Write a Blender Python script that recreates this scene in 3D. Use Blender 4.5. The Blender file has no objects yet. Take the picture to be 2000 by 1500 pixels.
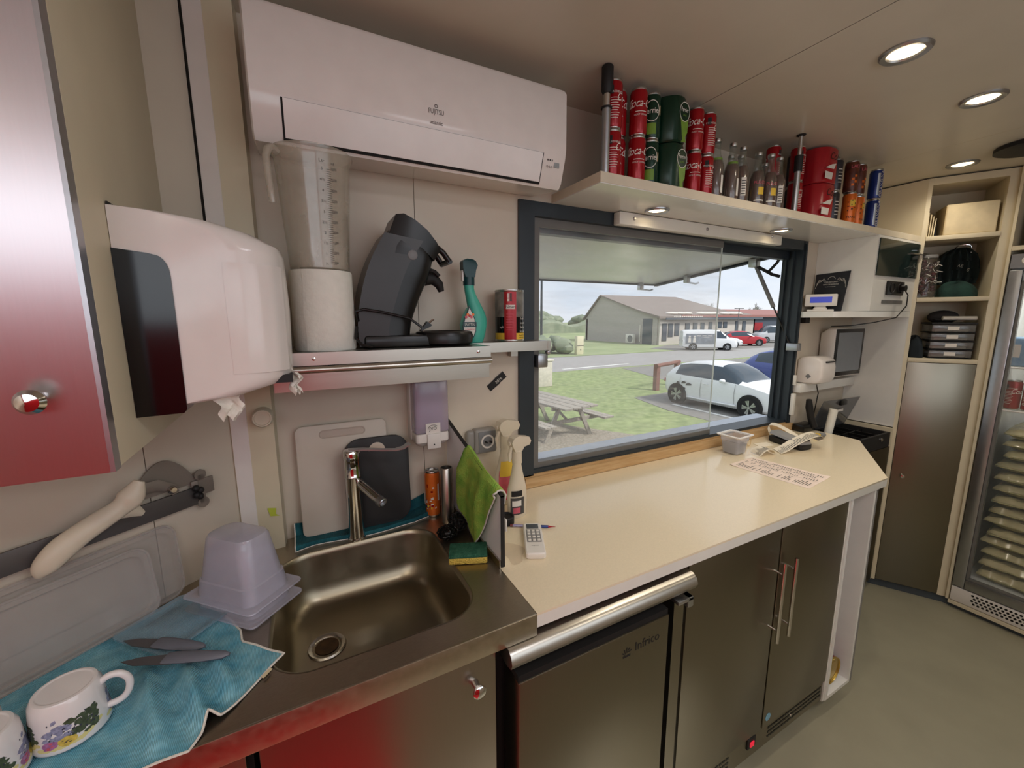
import bpy, bmesh, math, random
from mathutils import Matrix, Vector, Euler
from math import sin, cos, pi, radians, sqrt, atan2

# ------------------------------------------------------------------ camera, sky, sun, exposure
scn = bpy.context.scene
COL = scn.collection
EXPOSURE = 0.0
SKY = 1.12
SUN = 3.3
LAMP = 0.86
cd = bpy.data.cameras.new('camera')
cd.sensor_width = 36.0
cd.lens = 14.351
cd.clip_start = 0.01
cd.clip_end = 500
cam = bpy.data.objects.new('camera', cd)
COL.objects.link(cam)
def cam_matrix(yaw, pitch, roll, loc):
    cy, sy, cp, sp = cos(yaw), sin(yaw), cos(pitch), sin(pitch)
    fwd = Vector((sy * cp, cy * cp, sp)); right = Vector((cy, -sy, 0)); up = right.cross(fwd)
    c, s = cos(roll), sin(roll)
    r2 = c * right + s * up; u2 = -s * right + c * up
    m = Matrix.Identity(4)
    for i in range(3):
        m[i][0] = r2[i]; m[i][1] = u2[i]; m[i][2] = -fwd[i]; m[i][3] = loc[i]
    return m
cam.matrix_world = cam_matrix(radians(27.50766), radians(-9.12795), radians(-0.249), (0, -1.38, 1.58))
scn.camera = cam
scn.view_settings.view_transform = 'Standard'
scn.view_settings.look = 'None'
scn.view_settings.gamma = 1.0
scn.view_settings.use_curve_mapping = False
scn.view_settings.exposure = EXPOSURE
scn.cycles.max_bounces = 8
scn.cycles.transparent_max_bounces = 16
scn.cycles.caustics_reflective = False
scn.cycles.caustics_refractive = False
scn.cycles.sample_clamp_indirect = 4.0
scn.cycles.use_denoising = True

def lin(c):
    return tuple((x / 255 / 12.92) if x / 255 <= 0.04045 else ((x / 255 + 0.055) / 1.055) ** 2.4 for x in c)

w = bpy.data.worlds.new('overcast_sky'); scn.world = w; w.use_nodes = True
nt = w.node_tree; bg = nt.nodes['Background']
tc = nt.nodes.new('ShaderNodeTexCoord'); mp = nt.nodes.new('ShaderNodeMapping'); mp.inputs['Scale'].default_value = (1.2, 1.2, 4.0)
nz = nt.nodes.new('ShaderNodeTexNoise'); nz.inputs['Scale'].default_value = 2.2; nz.inputs['Detail'].default_value = 6
rp = nt.nodes.new('ShaderNodeValToRGB')
rp.color_ramp.elements[0].position = .38; rp.color_ramp.elements[0].color = (*lin((212, 224, 238)), 1)
rp.color_ramp.elements[1].position = .62; rp.color_ramp.elements[1].color = (*lin((236, 240, 246)), 1)
nt.links.new(tc.outputs['Generated'], mp.inputs[0]); nt.links.new(mp.outputs[0], nz.inputs['Vector'])
nt.links.new(nz.outputs['Fac'], rp.inputs[0]); nt.links.new(rp.outputs[0], bg.inputs['Color'])
bg.inputs['Strength'].default_value = SKY
sd = bpy.data.lights.new('sun', 'SUN'); sd.energy = SUN; sd.angle = radians(12); sd.color = (1, .96, .9)
so = bpy.data.objects.new('sun', sd); COL.objects.link(so); so.rotation_euler = (radians(38), radians(28), 0)

# ------------------------------------------------------------------ materials
def M(name, rgb, rough=.5, metal=0., noise=.06, nscale=18., bump=0., bscale=60., stretch=(1, 1, 1), spec=.5,
      alpha=1., trans=0., emit=None, estr=0., rvar=0., coat=0., sub=0., rgb2=None, detail=5, ior=1.45):
    m = bpy.data.materials.new(name); m.use_nodes = True
    t = m.node_tree; N = t.nodes; L = t.links; b = N['Principled BSDF']
    c = lin(rgb)
    b.inputs['Roughness'].default_value = rough; b.inputs['Metallic'].default_value = metal
    b.inputs['Specular IOR Level'].default_value = spec; b.inputs['Coat Weight'].default_value = coat
    b.inputs['Transmission Weight'].default_value = trans; b.inputs['Alpha'].default_value = alpha; b.inputs['IOR'].default_value = ior
    if sub:
        b.inputs['Subsurface Weight'].default_value = sub; b.inputs['Subsurface Radius'].default_value = (.01, .01, .01)
    tc = N.new('ShaderNodeTexCoord'); mp = N.new('ShaderNodeMapping'); mp.inputs['Scale'].default_value = stretch
    L.new(tc.outputs['Object'], mp.inputs[0])
    nz = N.new('ShaderNodeTexNoise'); nz.inputs['Scale'].default_value = nscale; nz.inputs['Detail'].default_value = detail
    L.new(mp.outputs[0], nz.inputs['Vector'])
    r = N.new('ShaderNodeValToRGB')
    r.color_ramp.elements[0].position = .3; r.color_ramp.elements[1].position = .7
    c2 = lin(rgb2) if rgb2 else c
    k = 0 if rgb2 else noise
    r.color_ramp.elements[0].color = (*[x * (1 - k) for x in c], 1); r.color_ramp.elements[1].color = (*[min(1, x * (1 + k)) for x in c2], 1)
    L.new(nz.outputs['Fac'], r.inputs[0]); L.new(r.outputs[0], b.inputs['Base Color'])
    if rvar:
        mr = N.new('ShaderNodeMapRange'); mr.inputs['To Min'].default_value = rough - rvar; mr.inputs['To Max'].default_value = rough + rvar
        mr.inputs['From Min'].default_value = .3; mr.inputs['From Max'].default_value = .7
        L.new(nz.outputs['Fac'], mr.inputs['Value']); L.new(mr.outputs[0], b.inputs['Roughness'])
    if bump:
        n2 = N.new('ShaderNodeTexNoise'); n2.inputs['Scale'].default_value = bscale; n2.inputs['Detail'].default_value = 4
        L.new(mp.outputs[0], n2.inputs['Vector'])
        bp = N.new('ShaderNodeBump'); bp.inputs['Strength'].default_value = bump; bp.inputs['Distance'].default_value = .01
        L.new(n2.outputs['Fac'], bp.inputs['Height']); L.new(bp.outputs[0], b.inputs['Normal'])
    if emit:
        b.inputs['Emission Color'].default_value = (*lin(emit), 1); b.inputs['Emission Strength'].default_value = estr
    return m

def clear(name, rgb, fac, rough=.35, streak=0., nscale=6., stretch=(1, 1, 1), spec=.5):
    """see-through plastic or glass: fac of the light is let straight through, the rest meets the surface"""
    m = bpy.data.materials.new(name); m.use_nodes = True
    t = m.node_tree; N = t.nodes; L = t.links; b = N['Principled BSDF']; out = N['Material Output']
    b.inputs['Base Color'].default_value = (*lin(rgb), 1); b.inputs['Roughness'].default_value = rough; b.inputs['Specular IOR Level'].default_value = spec
    tr = N.new('ShaderNodeBsdfTransparent'); mx = N.new('ShaderNodeMixShader'); mx.inputs[0].default_value = 1 - fac
    tc = N.new('ShaderNodeTexCoord'); mp = N.new('ShaderNodeMapping'); mp.inputs['Scale'].default_value = stretch
    nz = N.new('ShaderNodeTexNoise'); nz.inputs['Scale'].default_value = nscale; nz.inputs['Detail'].default_value = 6
    L.new(tc.outputs['Object'], mp.inputs[0]); L.new(mp.outputs[0], nz.inputs['Vector'])
    mr = N.new('ShaderNodeMapRange'); mr.inputs['From Min'].default_value = .35; mr.inputs['From Max'].default_value = .75
    mr.inputs['To Min'].default_value = max(0, 1 - fac - streak); mr.inputs['To Max'].default_value = min(1, 1 - fac + streak)
    L.new(nz.outputs['Fac'], mr.inputs['Value']); L.new(mr.outputs[0], mx.inputs[0])
    L.new(tr.outputs[0], mx.inputs[1]); L.new(b.outputs[0], mx.inputs[2])
    lw = N.new('ShaderNodeLayerWeight'); lw.inputs[0].default_value = .5
    pw = N.new('ShaderNodeMath'); pw.operation = 'POWER'; pw.inputs[1].default_value = 4.0; L.new(lw.outputs['Facing'], pw.inputs[0])
    fr = N.new('ShaderNodeMath'); fr.operation = 'MULTIPLY_ADD'; fr.inputs[1].default_value = .6; fr.inputs[2].default_value = .03; L.new(pw.outputs[0], fr.inputs[0])
    gl = N.new('ShaderNodeBsdfGlossy'); gl.inputs['Roughness'].default_value = min(rough, .12)
    m2 = N.new('ShaderNodeMixShader'); L.new(fr.outputs[0], m2.inputs[0]); L.new(mx.outputs[0], m2.inputs[1]); L.new(gl.outputs[0], m2.inputs[2])
    L.new(m2.outputs[0], out.inputs['Surface'])
    return m

def stripes(name, rgb, rgb2, scale, axis=0, rough=.7, bump=.4, dirt=None):
    """ribbed cloth or boards: a wave across one axis over a blotchy base colour"""
    m = M(name, rgb, rough, rgb2=rgb2, nscale=26, detail=8)
    t = m.node_tree; N = t.nodes; L = t.links; b = N['Principled BSDF']
    tc = N.new('ShaderNodeTexCoord'); wv = N.new('ShaderNodeTexWave'); wv.bands_direction = 'XYZ'[axis]; wv.inputs['Scale'].default_value = scale
    wv.inputs['Distortion'].default_value = .8; wv.inputs['Detail'].default_value = 1
    L.new(tc.outputs['Object'], wv.inputs['Vector'])
    bp = N.new('ShaderNodeBump'); bp.inputs['Strength'].default_value = bump; bp.inputs['Distance'].default_value = .006
    mr = N.new('ShaderNodeMapRange'); mr.inputs['To Min'].default_value = .72; mr.inputs['To Max'].default_value = 1.08; L.new(wv.outputs['Fac'], mr.inputs['Value'])
    vm = N.new('ShaderNodeVectorMath'); vm.operation = 'SCALE'; src = b.inputs['Base Color'].links[0].from_socket; L.new(src, vm.inputs[0]); L.new(mr.outputs[0], vm.inputs['Scale']); L.new(vm.outputs[0], b.inputs['Base Color'])
    L.new(wv.outputs['Fac'], bp.inputs['Height']); L.new(bp.outputs[0], b.inputs['Normal'])
    return m

WALL = M('cream_wall_panel', (208, 196, 178), .42, noise=.035, nscale=6, bump=.015, bscale=300)
CEIL = M('cream_ceiling_panel', (204, 196, 180), .34, noise=.03, nscale=5)
FLOORM = M('grey_vinyl_floor', (152, 146, 124), .38, noise=.06, nscale=5, bump=.02, bscale=220)
WHITE = M('white_laminate', (226, 222, 212), .35, noise=.02)
WHITEL = M('glossy_white_laminate', (228, 226, 220), .16, noise=.02)
BEIGE = M('cream_laminate', (212, 200, 172), .4, noise=.03, nscale=9)
COUNTER = M('cream_speckled_worktop', (232, 216, 186), .16, noise=.03, nscale=220, rvar=.03)
STEEL = M('brushed_stainless_steel', (186, 180, 170), .3, 1, noise=.02, nscale=30, stretch=(1, 1, 14))
STEELD = M('dark_brushed_steel_front', (138, 132, 118), .3, 1, noise=.012, nscale=14, stretch=(26, 26, 1), rvar=.006)
STEELS = M('satin_steel_cabinet_door', (168, 158, 146), .3, 1, noise=.012, nscale=14, stretch=(26, 26, 1), rvar=.006)
STEELU = M('satin_steel_door', (208, 202, 204), .34, 1, noise=.012, nscale=14, stretch=(26, 26, 1), rvar=.006)
STEELH = M('scratched_stainless_worktop', (176, 164, 146), .36, 1, noise=.07, nscale=60, stretch=(1, 8, 1), rvar=.06, bump=.012, bscale=160)
BASIN = M('satin_stainless_basin', (150, 140, 120), .34, 1, noise=.03, nscale=14, rvar=.05)
CHROME = M('polished_chrome', (205, 203, 200), .07, 1, noise=.02)
ALU = M('satin_aluminium', (178, 180, 184), .34, 1, noise=.04, nscale=40)
BLACK = M('black_plastic', (18, 17, 17), .32, noise=.1)
BLACKM = M('matt_black_plastic', (26, 25, 25), .6, noise=.1)
SMOKE = M('smoked_black_plastic', (14, 13, 14), .12, noise=.1)
DARKGAP = M('dark_recess', (16, 14, 12), .8)
ANTHR = M('anthracite_frame', (42, 50, 56), .4, noise=.06)
GREYFR = M('grey_window_profile', (108, 106, 102), .45, noise=.05)
WOOD = M('varnished_pine_strip', (204, 172, 128), .4, rgb2=(184, 146, 98), nscale=9, stretch=(1, 10, 10))
PLW = M('white_plastic', (226, 220, 212), .3, noise=.025)
PLWG = M('glossy_white_plastic', (230, 222, 216), .16, noise=.025)
PLCR = M('cream_plastic', (214, 202, 180), .38, noise=.04)
PAPER = M('white_paper', (232, 228, 216), .9, noise=.03, nscale=60, bump=.15, bscale=130)
PLGREY = M('grey_plastic', (120, 120, 120), .45)
DKBOARD = M('dark_grey_board', (46, 45, 45), .55, noise=.08)
WHBOARD = M('stained_white_board', (200, 188, 172), .5, rgb2=(212, 202, 188), nscale=5)
RED = M('red_can_paint', (156, 16, 26), .24, .25, noise=.06)
REDL = M('bright_red_wrap', (164, 26, 36), .28, noise=.08, nscale=9)
GREENC = M('dark_green_can_paint', (16, 50, 34), .26, .2, noise=.08)
LIME = M('lime_green_print', (112, 148, 52), .35, noise=.14, nscale=30)
ORANGE = M('orange_can_paint', (216, 108, 38), .3, .2, noise=.14, nscale=24)
BLUEC = M('blue_can_paint', (30, 52, 120), .28, .2, noise=.08)
CANTOP = M('can_aluminium', (186, 184, 180), .28, 1, noise=.04)
INKW = M('white_print', (226, 220, 210), .5, noise=.02)
INKB = M('black_print', (24, 22, 24), .6)
INKG = M('grey_print', (70, 68, 66), .6)
TEAL = M('teal_plastic', (70, 178, 156), .35, noise=.06)
TEALD = M('dark_teal_plastic', (12, 58, 62), .35)
YEL = M('yellow_print', (222, 184, 60), .5, noise=.06)
PINKP = M('pink_print', (206, 92, 108), .5, noise=.2, nscale=40)
LILAC = clear('lilac_smoked_plastic', (196, 180, 200), .5, .2)
FROST = clear('frosted_tub_plastic', (206, 204, 222), .52, .45, .05, 9)
CLEARP = clear('clear_tray_plastic', (200, 194, 190), .70, .25, .06, 9)
JUGP = clear('cloudy_jug_plastic', (206, 196, 178), .62, .3, .22, 7)
LIDP = clear('clear_lid_plastic', (150, 182, 200), .62, .25, .1, 9)
GLASS = clear('smeared_window_glass', (222, 228, 234), .91, .3, .05, 5, (1, 1, 7))
GLASSC = clear('clean_door_glass', (200, 210, 205), .95, .1, .02)
BOTGL = clear('bottle_glass', (120, 128, 112), .72, .1, .08, 9)
SYRUP = clear('dark_pink_drink', (112, 66, 64), .25, .2, .1, 9)
TOWEL = stripes('blue_microfibre', (96, 176, 206), (160, 220, 236), 130, 0, .95, .6)
TOWELD = stripes('teal_microfibre', (20, 84, 96), (42, 116, 126), 130, 0, .95, .6)
HEM = M('white_stitched_hem', (216, 210, 200), .85, noise=.1, nscale=200)
GREENT = M('lime_green_towelling', (140, 206, 78), .97, rgb2=(200, 226, 100), nscale=24, bump=1, bscale=300, detail=9)
SPG = M('green_scouring_pad', (22, 86, 62), .95, rgb2=(64, 118, 92), nscale=60, bump=.8, bscale=300)
SPY = M('yellow_sponge_foam', (222, 190, 86), .9, noise=.12, nscale=120, bump=.8, bscale=240)
SCRUB = M('black_scourer_wire', (30, 28, 26), .35, .6, noise=.4, nscale=200)
CERAM = M('white_glazed_ceramic', (226, 222, 222), .14, noise=.02, coat=.4)
KNIFEG = M('grey_knife_coating', (84, 82, 84), .42, noise=.06)
KNIFEH = M('grey_soft_handle', (104, 106, 116), .5, noise=.05)
SLATE = M('slate_grey_plinth', (72, 80, 86), .5, noise=.05)
CARD = M('kraft_card_edge', (176, 156, 118), .8, noise=.08)
FILM = clear('crinkled_film', (214, 202, 160), .45, .12, .12, 22)
FRIES = M('pale_frozen_fries', (198, 190, 140), .6, rgb2=(160, 152, 100), nscale=42, bump=.7, bscale=50, detail=6)
LAMPE = M('lit_lamp_glass', (255, 236, 200), .3, emit=(255, 226, 176), estr=9.0)
LAMPO = M('dim_lamp_glass', (225, 210, 180), .2, emit=(255, 226, 176), estr=1.0)
SCREEN = M('screen_reflection_grey', (124, 130, 136), .18, noise=.02)  # grey stands for the window's reflection, put into the screen colour
LCD = M('blue_lit_lcd', (50, 62, 150), .25, emit=(58, 70, 170), estr=.6)
REDLED = M('red_switch', (190, 30, 50), .3, emit=(230, 30, 60), estr=.6)
DKGLASS = M('dark_tinted_panel', (34, 46, 44), .06, noise=.1)
GREENF = M('dark_green_fabric', (18, 44, 40), .9, rgb2=(34, 66, 58), nscale=16, bump=.4, bscale=60)
GOLD = M('gold_tin_lacquer', (196, 168, 90), .28, .9, noise=.06)

# ------------------------------------------------------------------ mesh building
_txt = {}
def text_geo(s, shear=0.):
    k = (s, shear)
    if k not in _txt:
        cu = bpy.data.curves.new('t', 'FONT'); cu.body = s; cu.size = 1; cu.shear = shear; cu.align_x = 'CENTER'; cu.align_y = 'CENTER'; cu.resolution_u = 3
        o = bpy.data.objects.new('t', cu); COL.objects.link(o); bpy.context.view_layer.update()
        me = bpy.data.meshes.new_from_object(o.evaluated_get(bpy.context.evaluated_depsgraph_get()))
        _txt[k] = ([tuple(v.co) for v in me.vertices], [tuple(p.vertices) for p in me.polygons])
        bpy.data.objects.remove(o); bpy.data.curves.remove(cu); bpy.data.meshes.remove(me)
    return _txt[k]

def rrect(cx, cy, hx, hy, r, n=5):
    r = min(r, hx, hy)
    out = []
    for qx, qy, a0 in ((1, 1, 0), (-1, 1, pi / 2), (-1, -1, pi), (1, -1, 1.5 * pi)):
        for i in range(n + 1):
            a = a0 + pi / 2 * i / n
            out.append((cx + qx * (hx - r) + r * cos(a), cy + qy * (hy - r) + r * sin(a)))
    return out

def smooth(pts, n=4):
    """Catmull-Rom through points of any dimension"""
    out = []
    for i in range(len(pts) - 1):
        p0, p1, p2, p3 = pts[max(i - 1, 0)], pts[i], pts[i + 1], pts[min(i + 2, len(pts) - 1)]
        for k in range(n):
            f = k / n
            out.append(tuple(.5 * (2 * b_ + (c_ - a_) * f + (2 * a_ - 5 * b_ + 4 * c_ - d_) * f * f + (3 * b_ - a_ - 3 * c_ + d_) * f ** 3) for a_, b_, c_, d_ in zip(p0, p1, p2, p3)))
    out.append(tuple(pts[-1])); return out

class B:
    """collects shapes; build() links them as one mesh object"""
    def __init__(s, *mats):
        s.bm = bmesh.new(); s.mi = 0; s.mats = list(mats); s.T = Matrix.Identity(4)
    def use(s, m):
        if m not in s.mats: s.mats.append(m)
        s.mi = s.mats.index(m); return s
    def raw(s, vs, fs, smooth=False):
        bv = [s.bm.verts.new(s.T @ Vector(v)) for v in vs]; out = []
        for f in fs:
            try: fc = s.bm.faces.new([bv[i] for i in f])
            except ValueError: continue
            fc.material_index = s.mi; fc.smooth = smooth; out.append(fc)
        return bv, out
    def box(s, x0, x1, y0, y1, z0, z1, bev=0., seg=2):
        v = [(x, y, z) for z in (z0, z1) for y in (y0, y1) for x in (x0, x1)]
        bv, fc = s.raw(v, [(0, 2, 3, 1), (4, 5, 7, 6), (0, 1, 5, 4), (2, 6, 7, 3), (0, 4, 6, 2), (1, 3, 7, 5)])
        if bev:
            r = bmesh.ops.bevel(s.bm, geom=list({e for f in fc for e in f.edges}), offset=bev, segments=seg, profile=.5, affect='EDGES', clamp_overlap=True)
            for f in r['faces']: f.material_index = s.mi; f.smooth = True
        return s
    def loft(s, rings, cap0=True, cap1=True, smooth=True, closed=True):
        n = len(rings[0]); vs = [p for r in rings for p in r]; fs = []
        for i in range(len(rings) - 1):
            for j in range(n if closed else n - 1):
                k = (j + 1) % n
                fs.append((i * n + j, i * n + k, (i + 1) * n + k, (i + 1) * n + j))
        bv, out = s.raw(vs, fs, smooth)
        for flag, i in ((cap0, 0), (cap1, len(rings) - 1)):
            if flag:
                lp = [bv[i * n + j] for j in range(n)]
                if i == 0: lp = lp[::-1]
                try: f = s.bm.faces.new(lp); f.material_index = s.mi
                except ValueError: pass
        return s
    def lathe(s, prof, c=(0, 0, 0), seg=24, axis='z', cap0=True, cap1=True, smooth=True):
        rings = []
        for r, z in prof:
            ring = []
            for i in range(seg):
                a = 2 * pi * i / seg; p = (r * cos(a), r * sin(a), z)
                if axis == 'y': p = (p[0], -p[2], p[1])
                elif axis == 'x': p = (p[2], p[0], p[1])
                ring.append((c[0] + p[0], c[1] + p[1], c[2] + p[2]))
            rings.append(ring)
        return s.loft(rings, cap0, cap1, smooth)
    def cyl(s, c, r, h, axis='z', seg=20, r2=None):
        return s.lathe([(r, 0), (r if r2 is None else r2, h)], c, seg, axis)
    def tube(s, pts, r, seg=8, closed=False, cap=True, flat=1., flatx=1.):
        P = [Vector(p) for p in pts]; n = len(P); rings = []
        up = Vector((0, 0, 1))
        prev = None
        for i in range(n):
            a = P[i - 1] if i > 0 or closed else P[i]; b = P[(i + 1) % n] if i < n - 1 or closed else P[i]
            d = (b - a)
            d = d.normalized() if d.length > 1e-9 else Vector((1, 0, 0))
            u = prev if prev is not None else (up if abs(d.z) < .95 else Vector((0, 1, 0)))
            x = d.cross(u)
            if x.length < 1e-6: x = d.cross(Vector((1, 0, 0)))
            x.normalize(); y = x.cross(d).normalized(); prev = y
            ri = r[i] if isinstance(r, (list, tuple)) else r
            rings.append([tuple(P[i] + ri * (cos(2 * pi * k / seg) * x * flatx + sin(2 * pi * k / seg) * y * flat)) for k in range(seg)])
        if closed: rings.append(rings[0])
        return s.loft(rings, cap and not closed, cap and not closed)
    def prism(s, poly, a0, a1, plane='xy', smooth=False):
        f = {'xy': lambda p, a: (p[0], p[1], a), 'xz': lambda p, a: (p[0], a, p[1]), 'yz': lambda p, a: (a, p[0], p[1])}[plane]
        return s.loft([[f(p, a0) for p in poly], [f(p, a1) for p in poly]], smooth=smooth)
    def grid(s, nu, nv, fn, smooth=True):
        vs = [fn(i / nu, j / nv) for i in range(nu + 1) for j in range(nv + 1)]
        fs = [(i * (nv + 1) + j, (i + 1) * (nv + 1) + j, (i + 1) * (nv + 1) + j + 1, i * (nv + 1) + j + 1) for i in range(nu) for j in range(nv)]
        s.raw(vs, fs, smooth); return s
    def ball(s, c, r, seg=16, rings=10):
        if not isinstance(r, (tuple, list)): r = (r, r, r)
        R = []
        for i in range(rings + 1):
            t = -pi / 2 + pi * i / rings; q = max(cos(t), .02)
            R.append([(c[0] + r[0] * q * cos(2 * pi * k / seg), c[1] + r[1] * q * sin(2 * pi * k / seg), c[2] + r[2] * sin(t)) for k in range(seg)])
        return s.loft(R)
    def text(s, body, h, o, ux=(1, 0, 0), uy=(0, 0, 1), shear=0., sx=1.):
        """h is the height of a capital letter"""
        vs, fs = text_geo(body, shear); k = h / .69; ux = Vector(ux); uy = Vector(uy); o = Vector(o)
        s.raw([o + ux * v[0] * k * sx + uy * v[1] * k for v in vs], fs); return s
    def wraptext(s, body, h, r, z, ang, vertical=False, shear=0., sx=1.):
        vs, fs = text_geo(body, shear); k = h / .69; out = []
        for v in vs:
            a, b = (v[0] * k * sx, v[1] * k) if not vertical else (-v[1] * k, v[0] * k * sx)
            t = ang + a / r
            out.append((r * cos(t), r * sin(t), z + b))
        s.raw(out, fs); return s
    def wrappatch(s, r, z0, z1, a0, a1, n=8):
        return s.grid(n, 1, lambda u, v: (r * cos(a0 + (a1 - a0) * u), r * sin(a0 + (a1 - a0) * u), z0 + (z1 - z0) * v))
    def build(s, name, parent=None, mats=None, recalc=True):
        if recalc: bmesh.ops.recalc_face_normals(s.bm, faces=s.bm.faces[:])
        root = parent
        while root is not None and root.parent is not None: root = root.parent
        if root is not None and root.name not in LOCAL:
            s.bm.transform(root.matrix_basis.inverted())
        me = bpy.data.meshes.new(name); s.bm.to_mesh(me); s.bm.free()
        for m in s.mats: me.materials.append(m)
        me.set_sharp_from_angle(angle=radians(38))
        o = bpy.data.objects.new(name, me); COL.objects.link(o)
        if parent is not None: o.parent = parent
        return o
LOCAL = set()
def tag(o, label=None, cat=None, group=None, kind=None):
    if label: o['label'] = label
    if cat: o['category'] = cat
    if group: o['group'] = group
    if kind: o['kind'] = kind
    return o
def thing(name, label, cat, loc=(0, 0, 0), rz=0., group=None, local=False, rot=None, scale=None):
    o = bpy.data.objects.new(name, None); COL.objects.link(o); o.empty_display_size = .05
    o.location = loc; o.rotation_euler = rot if rot else (0, 0, rz)
    if scale: o.scale = (scale,) * 3
    if local: LOCAL.add(o.name)
    return tag(o, label, cat, group)
def struct(name, b):
    return tag(b.build(name), kind='structure')
def solo(name, b, label, cat, loc=None, rz=0., group=None):
    """a thing that is a single mesh"""
    if loc is not None:
        T = Matrix.Translation(loc) @ Matrix.Rotation(rz, 4, 'Z'); b.bm.transform(Matrix.Identity(4))
        o = b.build(name); o.location = loc; o.rotation_euler = (0, 0, rz)
    else: o = b.build(name)
    return tag(o, label, cat, group)
def dup(root, loc, rz=None, label=None, group=None):
    r = root.copy(); COL.objects.link(r); r.location = loc
    if rz is not None: r.rotation_euler = (0, 0, rz)
    if label: r['label'] = label
    if group: r['group'] = group
    for ch in list(root.children):
        c = ch.copy(); COL.objects.link(c); c.parent = r
        for g in list(ch.children):
            d = g.copy(); COL.objects.link(d); d.parent = c
    return r
FZ = -.18     # inside floor level
RNG = random.Random(7)
# ================================================================== THE ROOM
CZ = 2.36
# floor, ceiling
struct('floor', B(FLOORM).box(-1.7, 4.1, -2.6, .1, FZ - .04, FZ))
b = B(CEIL)
for x0, x1 in ((-1.7, 1.392), (1.396, 2.748), (2.752, 4.1)): b.box(x0, x1, -2.6, .1, CZ, CZ + .04)
struct('ceiling', b)
b = B(DARKGAP); b.box(1.391, 1.397, -2.6, .1, CZ + .002, CZ + .03); b.use(BEIGE).box(2.74, 2.76, -2.6, .1, CZ + .0005, CZ + .035)
struct('trim_1', b)
# back wall with the serving hatch (x .76..2.6, z .95..2.0) and panel joints
b = B(WALL)
WX0, WX1, WZ0, WZ1 = .762, 2.612, .945, 2.0
for x0, x1 in ((-.3, .3645), (.3665, WX0)): b.box(x0, x1, 0, .09, FZ, CZ)
b.box(WX1, 4.05, 0, .09, FZ, CZ); b.box(WX0, WX1, 0, .09, FZ, WZ0); b.box(WX0, WX1, 0, .09, WZ1, CZ)
b.use(DARKGAP).box(.3645, .3665, .004, .09, FZ, CZ)
struct('wall_back', b)
# left chamfered wall: s runs from the corner towards the camera side
CA = Vector((-.187, -.037, 0)); CT = Vector((-.778, -.628, 0)); CN = Vector((.628, -.778, 0))
CROT = atan2(.628, .778)
def cw(s_, d, z): return tuple(CA + CT * s_ + CN * d + Vector((0, 0, z)))
b = B(WALL)
def cslab(s0, s1, d0, d1, z0, z1):
    b.loft([[cw(s0, d0, z0), cw(s1, d0, z0), cw(s1, d1, z0), cw(s0, d1, z0)], [cw(s0, d0, z1), cw(s1, d0, z1), cw(s1, d1, z1), cw(s0, d1, z1)]], smooth=False)
for s0, s1 in ((-.2, .199), (.201, 1.5)): cslab(s0, s1, -.08, 0, FZ, CZ)
b.use(DARKGAP); cslab(.198, .202, -.07, -.004, FZ, CZ)
struct('wall_left', b)
# far-left, right and front walls close the room; the front one has a wide window and an added red door
struct('wall_far_left', B(WALL).box(-1.5, -1.42, -2.6, -.75, FZ, CZ))
struct('wall_right', B(WALL).box(4.02, 4.1, -2.6, .1, FZ, CZ))
b = B(WALL); FY = -2.42
b.box(-1.5, -1.42, FY - .08, FY, FZ, CZ); b.box(2.35, 4.1, FY - .08, FY, FZ, CZ); b.box(-1.42, 2.35, FY - .08, FY, 2.2, CZ)
b.box(.35, 2.35, FY - .08, FY, FZ, 1.25)
struct('wall_front', b)
REDP = M('reflection_red_door', (222, 30, 44), .4, noise=.04)
b = B(REDP); b.box(-1.418, .35, FY - .06, FY, FZ, 1.55); b.box(-1.418, -1.36, FY - .06, FY, 1.55, 2.2); b.box(.29, .35, FY - .06, FY, 1.55, 2.2); b.box(-1.36, .29, FY - .06, FY, 2.08, 2.2)  # invented red door, unseen, giving the steel fronts a red reflection
struct('added_red_door', b)
b = B(ANTHR); b.box(.35, 2.35, FY - .06, FY, 1.25, 1.3); b.box(1.42, 1.48, FY - .06, FY, 1.3, 2.2); b.box(2.29, 2.35, FY - .06, FY, 1.3, 2.2)
struct('window_2', b)
# corner post where the chamfered wall meets the back wall
P1 = (-.142, -.052); P2 = (-.082, -.048)
b = B(BEIGE)
b.prism([(-.186, -.044), P1, P2, (-.076, .01), (-.18, .01)], .9, CZ)
tw = struct('trim_2', b)
b = B(PLWG); b.prism([(-.185, -.0455), (-.1455, -.0528), (-.1445, -.0515), (-.185, -.0435)], .9, CZ); struct('added_gloss_strip', b)  # glossy overlay strip added so this face catches the pink reflection
b = B(DARKGAP); b.prism([(-.192, -.041), (-.186, -.047), (-.183, -.03), (-.19, -.03)], 1.75, CZ); struct('trim_3', b)
# plinths
b = B(SLATE); b.prism([(3.262, -.27), (3.44, -.575), (3.44, -1.6), (3.5, -1.6), (3.5, -.3), (3.262, -.2)], FZ, -.135); struct('baseboard_right', b)
b = B(DARKGAP); b.box(-1.0, 2.12, -.54, -.5, FZ, -.1); struct('baseboard_back', b)

MATR = M('reflection_red_mat', (214, 26, 40), .6, noise=.08, nscale=40)  # unseen mat added to redden the reflections in the sink fronts
solo('added_red_mat', B(MATR).box(-1.1, .22, -2.3, -.98, FZ + .0005, FZ + .014, .006), 'unseen red mat added on the floor to redden the reflections in the steel doors', 'mat')
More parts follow.
